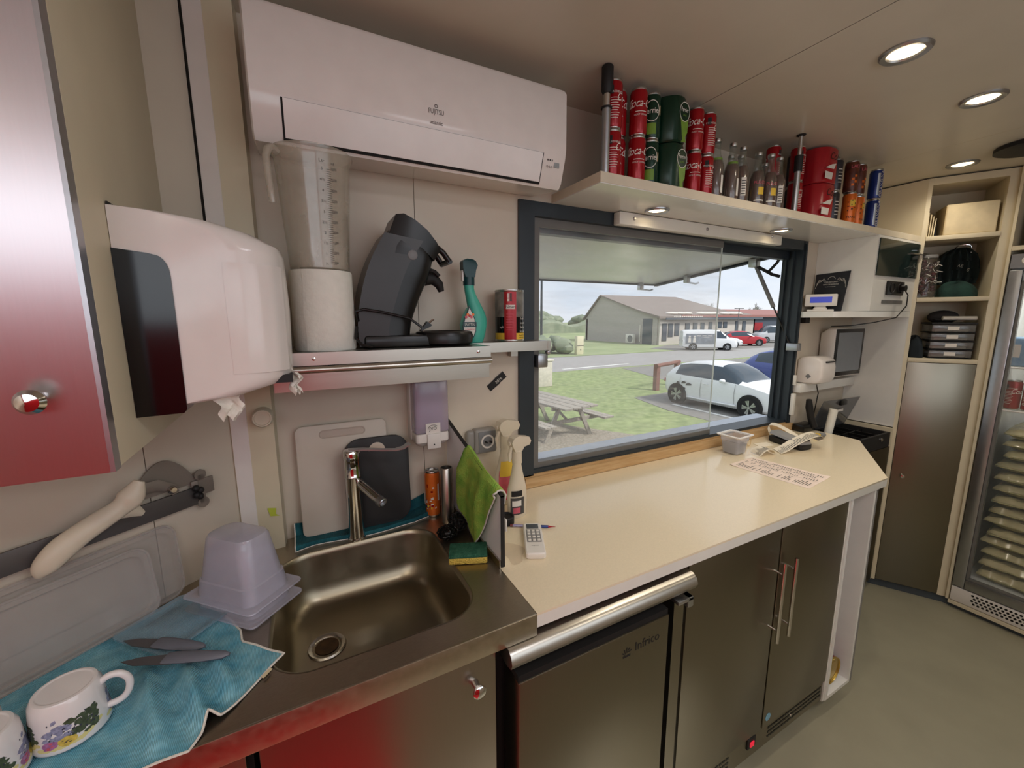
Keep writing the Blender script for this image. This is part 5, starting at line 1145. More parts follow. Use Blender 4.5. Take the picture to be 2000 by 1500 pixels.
b.tube([mp_(.018 * cos(a), .185 + .014 * sin(a)) for a in [i * pi / 8 for i in range(9)]], .0008, 4); b.build('white_print', t)
t = thing('price_display', 'small white customer price display with blue lit screen', 'display', (2.66, -.09, 1.611), radians(-62), local=True)
b = B(PLW); b.box(-.062, .062, -.035, .045, 0, .012, .004); b.loft([[(x, y, z) for x, y in rrect(0, .02, hx, hy, .008, 4)] for hx, hy, z in ((.035, .022, .011), (.025, .014, .03), (.02, .012, .04))]); b.build('stand', t)
b = B(PLW); b.box(-.075, .075, -.008, .028, .03, .098, .006); h = b.build('head', t); b = B(LCD); b.box(-.05, .05, -.0095, -.0075, .05, .082); b.build('lcd', h)
t = thing('lower_niche_ledge', 'thick white ledge under the receipt printer beside the window', 'ledge', (2.9, -.03, 1.15))
b = B(WHITEL); b.box(2.618, 3.249, -.055, -.001, 1.135, 1.188, .002); b.build('board', t)
t = thing('touch_screen', 'till touch screen with window reflection coloured into its grey display and white casing', 'screen', (3.0, -.08, 1.2))
b = B(PLW); b.loft([[(x, y, z) for x, z in rrect(3.02, 1.365, hx, hz, .012, 4)] for hx, hz, y in ((.172, .146, -.1), (.175, .149, -.095), (.175, .149, -.06), (.15, .12, -.012), (.1, .1, -.002))]); b.build('casing', t)
b = B(BLACK); b.box(2.852, 3.188, -.1035, -.099, 1.222, 1.508, .002); z_ = b.build('bezel', t); b = B(SCREEN); b.box(2.878, 3.165, -.1045, -.103, 1.248, 1.486); b.build('display', z_)
t = thing('receipt_printer', 'rounded white receipt printer by the window frame', 'printer', (2.72, -.07, 1.19))
b = B(PLWG)
prf = [(-.002, 1.19), (-.105, 1.19), (-.13, 1.2), (-.142, 1.23), (-.142, 1.29), (-.135, 1.33), (-.11, 1.348), (-.06, 1.352), (-.02, 1.345), (-.002, 1.33)]
b.loft([[(x, -.07 + (y + .07) * s_, 1.27 + (z - 1.27) * s_) for y, z in prf] for x, s_ in ((2.655, .86), (2.66, .95), (2.672, 1), (2.79, 1), (2.802, .96), (2.808, .86))]); b.build('casing', t)
b = B(BLACK); b.box(2.69, 2.775, -.1445, -.137, 1.318, 1.326); b.build('paper_slot', t); b = B(); cx = Vector((2.6545, -.07, 1.235))
b.use(PLGREY).raw([tuple(cx + Vector((0, y, z))) for y, z in ((-.016, 0), (0, -.016), (.016, 0), (0, .016))], [(0, 1, 2, 3)]); b.build('badge', t)
b = B(BLACK); b.tube([(2.79, -.05, 1.189), (2.80, -.065, 1.12), (2.795, -.06, 1.03), (2.80, -.05, .95)], .003, 8); b.build('data_lead', t)
t = thing('cash_drawer', 'open black cash drawer at the far right of the counter', 'cash drawer', (3.0, -.15, .80))
b = B(BLACKM)
b.box(2.752, 3.22, -.288, -.02, .7815, .80); b.box(2.752, 3.22, -.288, -.275, .80, .872); b.box(2.752, 2.765, -.275, -.02, .80, .872); b.box(3.207, 3.22, -.275, -.02, .80, .872); b.box(2.765, 3.207, -.035, -.02, .80, .875); b.build('tray', t)
b = B(BLACK)
for k in range(1, 5): b.box(2.765 + .0884 * k - .002, 2.765 + .0884 * k + .002, -.275, -.035, .8, .862)
b.box(2.765, 3.207, -.15, -.146, .8, .86); b.build('coin_dividers', t); B(CHROME).lathe([(.011, 0), (.011, .006), (.008, .008), (.001, .008)], (3.1, -.288, .84), 14, 'y').build('lock', t)
t = thing('grey_lid', 'translucent grey lid standing open behind the cash drawer', 'lid', (3.04, -.03, .88))
LIDG = clear('grey_translucent_plastic', (92, 94, 98), .3, .2)
b = B(LIDG); b.loft([[(x, y, z), (x, y + .004, z), (x2, y2 + .004, z2), (x2, y2, z2)] for (x, y, z), (x2, y2, z2) in (((2.77, -.05, .878), (2.80, -.105, 1.075)), ((3.205, -.05, .878), (3.235, -.105, 1.065)))], smooth=False); b.build('panel', t)
b = B(BLACK); b.box(2.99, 3.06, -.112, -.096, 1.03, 1.062, .003); b.build('catch', t); b = B(PLW); b.box(2.95, 3.07, -.0905, -.0885, .985, 1.0); b.build('paper_tag', t)
t = thing('handset', 'black telephone handset standing in its cradle by the cash drawer', 'handset', (2.73, -.1, .905))
b = B(BLACK); b.box(2.62, 2.745, -.10, -.03, .9005, .945, .008); b.build('cradle', t); b = B(BLACKM); b.tube([(2.72, -.10, .925), (2.695, -.09, .985), (2.675, -.085, 1.05), (2.665, -.085, 1.095)], [.02, .0185, .0195, .015], 12); b.build('handset_body', t)
b = B(PAPER); b.lathe([(.021, 0), (.022, .16)], (0, 0, 0), 18, cap1=False); b.lathe([(.0195, .16), (.0185, .05)], (0, 0, 0), 18, cap0=False)
o = solo('paper_tube', b, 'upright white rolled paper tube beside the handset', 'paper roll', (2.80, -.14, .876)); o.rotation_euler = (radians(4), radians(5), 0)

# ================================================================== TALL CORNER CABINET (front runs from K0 to K1)
K0 = Vector((3.25, -.285, 0)); K1 = Vector((3.432, -.592, 0)); KD = (K1 - K0).normalized(); KN = Vector((KD.y, -KD.x, 0))  # KN points into the room
KL = (K1 - K0).length; KROT = atan2(KD.y, KD.x)
t = thing('tall_corner_cabinet', 'tall corner cabinet with open shelves over a steel door', 'cabinet', (3.25, -.285, FZ), KROT, local=True)
def KB(b, x0, x1, y0, y1, z0, z1, bev=0): return b.box(x0, x1, y0, y1, z0 - FZ, z1 - FZ, bev)
b = B(BEIGE); KB(b, 0, .02, 0, .30, -.132, CZ - .008); KB(b, KL - .042, KL - .001, .001, .34, -.132, CZ - .008); KB(b, .02, KL - .042, 0, .3, CZ - .045, CZ - .008); KB(b, .02, KL - .042, .29, .30, -.132, CZ - .045); b.build('carcass', t)
b = B(WHITEL); b.T = t.matrix_basis.inverted(); b.box(3.2505, 3.262, -.2865, -.001, .9, 2.006); b.use(BEIGE).box(3.2505, 3.262, -.2865, -.001, 2.041, CZ - .008); b.build('side_panel', t)
for z in (2.035, 1.69, 1.335): KB(B(BEIGE), .0205, KL - .0425, -.004, .289, z - .024, z, .0015).build('shelf_board', t)
d = KB(B(STEELD), .022, KL - .044, -.003, .015, -.125, 1.308, .001).build('door', t)
b = B(CHROME); b.lathe([(.006, 0), (.006, .012), (.012, .02), (.010, .026), (.001, .028)], (.072, -.003, .599 - FZ), 14, 'y'); b.build('knob', d)
def KP(x, y, z): return tuple(K0 + KD * x - KN * y + Vector((0, 0, z)))
t = thing('wrapped_parcel', 'cream paper-wrapped parcel on the top shelf of the corner cabinet', 'parcel', KP(.19, .1, 2.0355), KROT, local=True)
b = B(M('cream_wrapping_paper', (214, 198, 164), .8, noise=.12, nscale=12)); b.box(-.095, .112, -.085, .1, 0, .168, .008, 3); b.build('wrap', t); b = B(CARD); b.box(-.0965, -.09, -.08, .1, .003, .166); b.build('card_end', t)
t = thing('paper_bags', 'bundle of thin paper bags at the left of the top cabinet shelf', 'paper bags', KP(.045, .1, 2.0355), KROT, local=True)
b = B(M('pale_bag_paper', (206, 192, 160), .85, noise=.12)); 
for k in range(4): b.loft([[(-.018 + .009 * k, -.07, 0), (-.013 + .009 * k, -.07, 0), (-.013 + .009 * k, .1, 0), (-.018 + .009 * k, .1, 0)], [(-.016 + .011 * k, -.055, .14 - .012 * k), (-.012 + .011 * k, -.055, .14 - .012 * k), (-.012 + .011 * k, .1, .14 - .012 * k), (-.016 + .011 * k, .1, .14 - .012 * k)]], smooth=False)
b.build('bags', t)
def heap(name, label, cat, x, y, z, rx, ry, rz, mat, seed):
    r = random.Random(seed); t = thing(name, label, cat, KP(x, y, z), KROT, local=True); b = B(mat); ph = [r.uniform(0, 6) for _ in range(6)]
    R = []
    for i in range(13):
        q = i / 12; a1 = pi / 2 * q; rr_ = cos(a1) ** .6 if q < 1 else .02
        R.append([(rx * rr_ * (1 + .08 * sin(5 * a + ph[0] + 3 * q)) * cos(a), ry * rr_ * (1 + .08 * sin(4 * a + ph[1])) * sin(a), max(0, rz * sin(a1) * (1 + .12 * sin(3 * a + ph[2]) * q) + .006 * sin(9 * a + 14 * q + ph[3]) * q * (1 - q))) for a in [2 * pi * k / 36 for k in range(36)]])
    b.loft(R); b.build('fabric', t); return t
t = heap('folded_fabric', 'dark green folded cloth lying on the middle shelf of the corner cabinet', 'cloth', .205, .10, 1.6905, .088, .085, .085, GREENF, 1)
t = thing('hanging_garment', 'black green garment with pale lettering hanging over the middle cabinet shelf', 'garment', KP(.21, .17, 1.80), KROT, local=True)
b = B(M('black_green_cloth', (20, 30, 30), .9, rgb2=(30, 44, 42), nscale=14)); b.loft([[(-.085 * q + .17 * q * i / 24, -.03 - .016 * sin(i * 1.1 + z * 18) - .02 * (1 - q), z) for i in range(25)] + [(.085 * q - .17 * q * i / 24, .03, z) for i in range(25)] for z, q in ((-.03, .92), (0, 1.0), (.05, 1.03), (.1, 1.0), (.14, .86), (.165, .55), (.175, .2))]); b.build('cloth', t)
b = B(M('dull_print', (150, 150, 140), .7)); b.text('AE', .014, (.0, -.062, .07), (1, 0, -.25), (.2, -.1, 1)); b.text('S', .016, (.035, -.062, .045), (1, 0, -.25), (.2, -.1, 1)); b.build('lettering', t)
heap('dark_cloth', 'dark navy cloth heaped beside the drawer box, lower cabinet shelf', 'cloth', .062, .1, 1.3355, .042, .09, .12, M('dark_navy_cloth', (26, 34, 40), .9, noise=.2), 2)
heap('navy_bag', 'small dark navy bag beside the wrapped parcel', 'bag', .070, .13, 2.0355, .016, .06, .10, M('navy_bag_cloth', (30, 36, 48), .8, noise=.2), 3)
b = B(CHROME); b.tube(smooth([KP(.19, .17, 1.972), KP(.20, .15, 1.988), KP(.235, .14, 1.992), KP(.252, .14, 1.978), KP(.254, .14, 1.945)], 5), .003, 6)
solo('garment_hook', b, 'bent metal hook above the hanging black green garment', 'hook')
# sweets jar
t = thing('lollipop_jar', 'clear jar crammed with dark lollipops at the cabinet corner', 'jar', (3.19, -.37, 1.6905))
JC = Vector(KP(.055, .06, 0)); 
t.location = (JC.x, JC.y, 1.6905)
GJ = clear('clear_jar_plastic', (220, 214, 206), .93, .1, .05)
b = B(GJ); b.lathe([(.05, 0), (.056, .006), (.056, .205), (.05, .225), (.044, .232)], (JC.x, JC.y, 1.6905), 28, cap1=False); b.build('jar_body', t)
b = B(INKB); b = B(M('dark_cherry_sweets', (84, 26, 34), .25, rgb2=(44, 18, 26), nscale=50)); rr = random.Random(8)
for k in range(70):
    a = rr.uniform(0, 6.28); q = sqrt(rr.random()) * .044; b.ball((JC.x + q * cos(a), JC.y + q * sin(a), 1.702 + rr.uniform(0, .2)), .011, 8, 6)
b.build('sweets', t)
b = B(PLW)
for k in range(60):
    a = rr.uniform(0, 6.28); q = rr.uniform(.03, .051); p = Vector((JC.x + q * cos(a), JC.y + q * sin(a), 1.70 + rr.uniform(0, .2))); d = Vector((rr.uniform(-1, 1), rr.uniform(-1, 1), rr.uniform(-.6, 1))).normalized() * .028; b.tube([p, p + d], .0016, 5)
b.build('sticks', t); b = B(PLGREY); b.lathe([(.046, 0), (.046, .014), (.044, .017), (.001, .017)], (JC.x, JC.y, 1.918), 28); b.build('lid', t)
t = thing('serving_tongs', 'steel serving tongs lying across the sweets jar', 'tongs', (JC.x, JC.y, 1.94))
b = B(STEEL); c = Vector((JC.x, JC.y, 1.94)); dx = Vector((-.95, .1, 0)).normalized()
b.tube([c - dx * .04, c + dx * .06 + Vector((0, -.006, -.004)), c + dx * .2 + Vector((0, -.015, -.006))], [.008, .007, .012], 8, flat=.35); b.tube([c - dx * .04, c + dx * .06 + Vector((0, .006, .006)), c + dx * .2 + Vector((0, .015, .014))], [.008, .007, .012], 8, flat=.35); b.build('arms', t)
# drawer tower and things on it
t = thing('drawer_box', 'clear four-drawer box with paper labels on the lower cabinet shelf', 'drawer box', KP(.20, .11, 1.3355), KROT, local=True)
SMD = clear('smoked_clear_drawer', (120, 118, 116), .35, .2)
b = B(BLACKM); b.box(-.092, .098, -.09, .12, .198, .21, .002); 
for k in range(5): b.box(-.09, .096, -.085, .12, .002 + .0495 * k - (.002 if k == 0 else 0), .005 + .0495 * k) if k < 4 else None
b.build('frame', t)
for k in range(4):
    d = B(SMD).box(-.087, .093, -.088, .11, .008 + .0495 * k, .047 + .0495 * k, .003).build('drawer', t); B(INKW).box(-.022, .026, -.0895, -.088, .018 + .0495 * k, .039 + .0495 * k).build('paper_label', d); B(PAPER).box(-.07, .07, -.07, .1, .0095 + .0495 * k, .022 + .0495 * k).build('papers', d)
t = thing('magazine', 'rolled white magazine lying on top of the drawer box', 'magazine', KP(.235, .085, 1.566), KROT, local=True)
b = B(PAPER); b.tube([(-.075, -.02, .004), (.065, -.02, .004)], .0165, 12, flat=.7); b.build('roll', t)
t = thing('cap_hat', 'dark grey cap behind the magazine on the drawer box', 'cap', KP(.185, .16, 1.547), KROT, local=True)
b = B(M('charcoal_cap_cloth', (52, 50, 50), .9)); b.ball((0, 0, .03), (.07, .06, .04), 20, 12); b.box(-.05, .07, -.075, -.03, .012, .017, .002); b.build('crown', t)

# ================================================================== DISPLAY FRIDGE IN ITS HOUSING
HX = 3.412
t = thing('fridge_housing', 'cream housing around the display fridge with an open shelf on top', 'housing', (3.6, -1.0, FZ))
b = B(BEIGE); b.box(HX - .002, 3.98, -.606, -.5945, -.128, CZ - .008); b.box(HX, 3.98, -1.5, -.6065, 1.925, 1.948); b.box(HX, 3.98, -1.5, -.6065, CZ - .04, CZ - .008); b.box(3.96, 3.98, -1.5, -.6065, 1.948, CZ - .04); b.box(HX, 3.98, -1.5, -.6065, -.15, -.13); b.build('boards', t)
t = thing('large_jar', 'big dark pickle jar with a purple label on the housing shelf', 'jar', (3.53, -.70, 1.9485), radians(200), local=True)
b = B(clear('pickle_jar_plastic', (120, 112, 100), .4, .2)); b.lathe([(.075, 0), (.082, .006), (.082, .16), (.066, .2), (.055, .21), (.055, .222)], seg=32); b.build('jar_body', t); b = B(M('dark_pickles', (46, 40, 34), .5, noise=.5, nscale=40)); b.lathe([(.077, .004), (.079, .01), (.079, .155), (.06, .18), (.001, .18)], seg=28); b.build('contents', t)
b = B(M('cream_jar_lid', (200, 186, 156), .4)); b.lathe([(.06, .222), (.061, .226), (.061, .244), (.056, .248), (.001, .248)], seg=30); b.build('lid', t)
b = B(M('purple_label', (56, 44, 96), .4)); b.wrappatch(.0826, .085, .15, -1.7, 1.7, 24); b.use(INKW); b.wrappatch(.0829, .098, .138, -.75, .1, 8); b.wrappatch(.0829, .078, .085, -1.7, 1.7, 20); b.build('printed_label', t)
t = thing('display_fridge', 'tall glass-door display fridge stacked with bags of fries', 'display fridge', (3.6, -1.0, -.128))
FY0, FY1 = -.6105, -1.42
b = B(M('fridge_white_liner', (206, 208, 206), .4)); b.box(3.455, 3.95, FY0 - .02, FY0, -.128, 1.9); b.box(3.93, 3.95, FY1, FY0 - .02, -.128, 1.9); b.box(3.455, 3.93, FY1, FY0 - .02, -.02, .03); b.box(3.455, 3.93, FY1, FY0 - .02, 1.8, 1.9); b.box(3.455, 3.95, FY1 - .02, FY1, -.128, 1.9); b.build('cabinet', t)
b = B(ALU); b.box(HX + .003, 3.455, FY1, FY0, 1.832, 1.905); h = b.build('header', t); b = B(ALU); b.box(HX + .02, 3.456, FY1, FY0, -.127, -.02); b.build('bottom_rail', t)
b = B(PLW); b.lathe([(.068, 0), (.066, .004), (.001, .005)], (HX + .003, -.76, 1.872), 30, 'x'); b = B(PLW); b.loft([[(x, -.735 + r_ * 1.25 * cos(a), 1.87 + r_ * .56 * sin(a)) for a in [2 * pi * k / 30 for k in range(30)]] for x, r_ in ((HX + .003, .07), (HX + .0005, .068))]); b.use(M('blue_cup_emblem', (62, 128, 176), .4, noise=.2, nscale=30)).loft([[(x, -.745 + r_ * 1.1 * cos(a), 1.872 + r_ * .8 * sin(a)) for a in [2 * pi * k / 26 for k in range(26)]] for x, r_ in ((HX + .0005, .04), (HX - .0005, .038))]); b.build('round_emblem', h)
b = B(ALU)
b.box(HX, HX + .035, FY0 - .05, FY0, -.028, 1.822, .004); b.box(HX, HX + .035, FY1, FY1 + .05, -.028, 1.822, .004); b.box(HX, HX + .035, FY1 + .0505, FY0 - .0505, 1.765, 1.822, .004); b.box(HX, HX + .035, FY1 + .0505, FY0 - .0505, -.028, .03, .004); b.use(GREYFR); b.box(HX + .008, HX + .034, FY0 - .062, FY0 - .0505, .0305, 1.7645); b.box(HX + .008, HX + .034, FY1 + .0505, FY0 - .0625, .0305, .04); b.box(HX + .008, HX + .034, FY1 + .0505, FY0 - .0625, 1.755, 1.7645)
d = b.build('door_frame', t); B(GLASSC).box(HX + .015, HX + .02, FY1 + .05, FY0 - .06, .035, 1.76).build('glass', d)
b = B(PLW); b.box(HX + .004, HX + .03, FY1, FY0, -.126, -.035, .003); g = b.build('grille', t)
b = B(BLACK)
for r_ in range(4):
    for k in range(34): b.lathe([(.0065, 0), (.0065, .0012)], (HX + .0032, FY0 - .09 - .0185 * k - .009 * (r_ % 2), -.052 - .0165 * r_), 8, 'x')
b.build('grille_holes', g)
for k in range(26):
    z = .08 + .062 * k
    B(PLW).box(3.456, 3.50, FY0 - .035, FY0 - .0205, z, z + .03, .003).build('shelf_clip', t)
for z in (1.30, 1.06): 
    b = B(PLW); b.tube([(3.475, FY0 - .025, z), (3.475, FY1 + .01, z)], .005, 6); b.tube([(3.9, FY0 - .025, z), (3.9, FY1 + .01, z)], .005, 6)
    for k in range(32): y = FY0 - .03 - .0242 * k; b.tube([(3.475, y, z), (3.9, y, z)], .0022, 5)
    b.build('wire_shelf', t)
b = B(PLW); b.tube([(3.5, FY0 - .1, 1.775), (3.5, FY1 + .1, 1.775)], .012, 8); lt = b.build('added_lamp_tube', t)  # tube and its light added to brighten the fridge contents
ld = bpy.data.lights.new('fridge_fill', 'AREA'); ld.shape = 'RECTANGLE'; ld.size = .02; ld.size_y = .6; ld.energy = 5 * LAMP; ld.color = (1, .97, .9); lo = bpy.data.objects.new('fridge_fill', ld); COL.objects.link(lo); lo.parent = t; lo.location = Vector((3.5, -1.0, 1.755)) - t.location; lo.rotation_euler = (0, radians(-20), 0)
# contents
rr = random.Random(12)
labs = ['lowest bag of fries', 'second bag of fries from the bottom', 'third bag of fries from the bottom', 'fourth bag of fries from the bottom', 'fifth bag of fries from the bottom', 'sixth bag of fries from the bottom', 'seventh bag of fries from the bottom', 'eighth bag of fries from the bottom', 'eighth bag of fries from the top', 'seventh bag of fries from the top', 'sixth bag of fries from the top', 'fifth bag of fries from the top', 'fourth bag of fries from the top', 'third bag of fries from the top', 'second bag of fries from the top', 'topmost bag of fries']
z = .031
for i in range(14):
    hh = [.07, .062, .058, .06, .055, .062, .058, .06, .066, .056, .066, .055, .055, .062, .066][i]
    lab = (labs + [])[i if i < 8 else i + 1]
    t = thing('fries_bag', f'{lab} in the stack inside the display fridge', 'bag of fries', (3.68, -.98, z), rr.uniform(-.04, .04), 'bags of fries in the fridge', local=True)
    sl = rr.uniform(-.03, .01); wx, wy = .2, .315 + rr.uniform(-.02, .0); ph = [rr.uniform(0, 6) for _ in range(6)]
    def pil(u, v, top, grow=0.):
        x = (u - .5) * 2; y = (v - .5) * 2
        e = max(0, (1 - abs(x) ** 10) * (1 - abs(y) ** 8)) ** .33
        bump = .0045 * (sin(9 * x + ph[0]) * sin(11 * y + ph[1]) + .7 * sin(21 * x + 14 * y + ph[2]) + .5 * sin(31 * y + ph[3]))
        zz = hh * .5 + (hh * .52 * e + bump * e * 1.0 + grow) * (1 if top else -.9) 
        return (x * wx * (1 - .03 * y * y), y * wy * (1 - .03 * x * x), max(0, zz + sl * .3 * y * (1 if top else 0)))
    b = B(FRIES); b.grid(20, 44, lambda u, v: pil(u, v, True, -.003)); b.grid(10, 20, lambda u, v: pil(u, v, False)); b.build('fries', t)
    b = B(FILM); b.grid(20, 44, lambda u, v: pil(u, v, True, .0025)); b.build('film', t)
    z += hh * 1.11
z0 = 1.0665
for k, (y, lab) in enumerate(((-.685, 'red can at the front left of the fridge shelf'), (-.75, 'second red can along the fridge shelf'), (-.815, 'third red can along the fridge shelf'))):
    o = CANS['panel'].copy(); COL.objects.link(o); o.name = 'drink_can'; o.location = (3.52, y, z0); o.rotation_euler = (0, 0, 2.9); o.scale = (1.05, 1.05, 1.1); tag(o, lab, 'can', 'red cans inside the fridge')
for k, (y, lab) in enumerate(((-.70, 'blue cased can pack at the left of the upper fridge shelf'), (-.83, 'blue cased can pack further along the upper fridge shelf'))):
    t = thing('can_pack', lab, 'can pack', (3.55, y, 1.3065), 0, 'blue packs inside the fridge', local=True)
    b = B(M('pale_blue_pack', (104, 140, 178), .4, rgb2=(150, 178, 200), nscale=24)); b.box(-.06, .06, -.058, .058, 0, .16, .012, 3); b.build('wrap', t); b = B(INKW)
    for q in (-.025, .03): b.box(-.0612, -.06, q - .018, q + .018, .05, .12)
    b.build('white_print', t)
b = B(BLACKM); b.lathe([(.11, 0), (.125, -.004), (.125, -.02), (.11, -.026), (.02, -.026)], (3.05, -.70, CZ), 40); 
t = thing('ceiling_speaker', 'round black vent grille on the ceiling by the display fridge', 'vent', (3.05, -.70, CZ)); b.build('ring', t)
b = B(BLACK); b.lathe([(.018, -.026), (.018, -.03), (.001, -.031)], (3.05, -.70, CZ), 20); b.build('boss', t)
# ================================================================== OUTSIDE
GZ = -.95
GRASS = M('spring_grass', (118, 134, 88), .95, rgb2=(156, 168, 118), nscale=5, bump=.8, bscale=18, detail=9)
FIELD = M('field_grass', (136, 150, 108), .95, rgb2=(158, 168, 128), nscale=.35)
ASPH = M('grey_asphalt', (134, 132, 128), .9, noise=.12, nscale=6, bump=.2, bscale=80)
ROADM = M('pale_road_asphalt', (158, 156, 154), .9, noise=.06, nscale=3)
GRAVEL = M('pale_gravel', (170, 162, 148), .95, rgb2=(128, 122, 110), nscale=22, bump=.6, bscale=60)
LINEP = M('white_road_paint', (226, 226, 222), .8, noise=.06)
TIMBER = stripes('weathered_grey_timber', (146, 140, 130), (178, 172, 162), 9, 0, .85, .3)
CLAD = stripes('grey_wood_cladding', (172, 166, 160), (188, 182, 176), 6, 0, .85, .25)
ROOFM = M('brown_roof_sheet', (136, 126, 120), .8, noise=.06, nscale=2)
RENDERM = M('pale_render', (196, 190, 182), .85, noise=.04, nscale=2)
WINM = M('dark_window_pane', (84, 92, 100), .15, noise=.1)
REDB = M('faded_red_fascia', (152, 106, 100), .7, noise=.1)
b = B(GRASS); b.box(-14, 70, .5, 21, GZ - .3, GZ); struct('ground_grass', b)
b = B(FIELD); b.box(-60, 160, 20.9, 200, GZ - .32, GZ + .0); struct('ground_field', b)
b = B(ROADM); b.prism([(-30, 14.6), (90, 15.1), (90, 19.9), (-30, 21.3)], GZ - .1, GZ + .012); b.use(LINEP).prism([(11.6, 15.3), (16.2, 15.6), (16.2, 15.78), (11.6, 15.48)], GZ - .05, GZ + .016); struct('ground_road', b)
b = B(ASPH); b.prism([(8.8, .6), (40, .6), (40, 14.4), (14.5, 14.4), (12.6, 8.5), (9.4, 8.2), (8.9, 6.4)], GZ - .1, GZ + .01); b.prism([(26, 19.6), (60, 18.0), (60, 25.8), (30.5, 25.8), (26, 23.5)], GZ - .1, GZ + .014)
b.use(LINEP).prism([(9.55, 3.4), (9.67, 3.4), (9.72, 6.9), (9.6, 6.9)], GZ - .05, GZ + .0135); b.prism([(12.1, 3.0), (12.22, 3.0), (12.22, 7.0), (12.1, 7.0)], GZ - .05, GZ + .0135); struct('ground_parking', b)
b = B(GRAVEL); b.prism([(-6, .5), (7.6, .5), (6.4, 5.0), (5.4, 6.6), (3.0, 7.4), (-6, 7.6)], GZ - .1, GZ + .008); struct('ground_gravel', b)

def wheel(parent, x, y, r, side, wdt=.2):
    b = B(M('tyre_rubber', (30, 30, 32), .8)) if 'tyre_rubber' not in bpy.data.materials else B(bpy.data.materials['tyre_rubber'])
    T = (x, y, r); b.lathe([(r * .68, -wdt * .45), (r * .92, -wdt * .5), (r, -wdt * .3), (r, wdt * .3), (r * .92, wdt * .5), (r * .68, wdt * .45)], (x, y, r), 30, 'y', cap0=False, cap1=False)
    w_ = b.build('wheel', parent)
    yo = y + side * wdt * .40; b = B(BLACK); b.lathe([(r * .69, 0), (.01, 0)], (x, yo - side * .02, r), 26, 'y'); b.use(ALU)
    for k in range(5):
        for da in (-.17, .17):
            a = 2 * pi * k / 5 + da; p = [(.12, -.035), (.66, -.085), (.66, .085), (.12, .035)]
            pts = [(x + r * (q * cos(a) - s_ * sin(a)), r + r * (q * sin(a) + s_ * cos(a))) for q, s_ in p]
            b.prism(pts, yo, yo + side * .02, 'xz')
    b.lathe([(r * .7, -.012), (r * .72, .012), (r * .66, .012), (r * .66, -.012)], (x, yo, r), 28, 'y', cap0=False, cap1=False); b.lathe([(r * .15, 0), (r * .12, .03), (.002, .03)] if side < 0 else [(.002, -.03), (r * .12, -.03), (r * .15, 0)], (x, yo, r), 14, 'y'); b.build('rim', w_)
CGL = M('tinted_car_glass', (52, 64, 74), .05, noise=.05, spec=.8)
HLM = M('headlamp_glass', (206, 212, 216), .08, noise=.1); TAILM = M('tail_lamp_red', (140, 20, 26), .2)
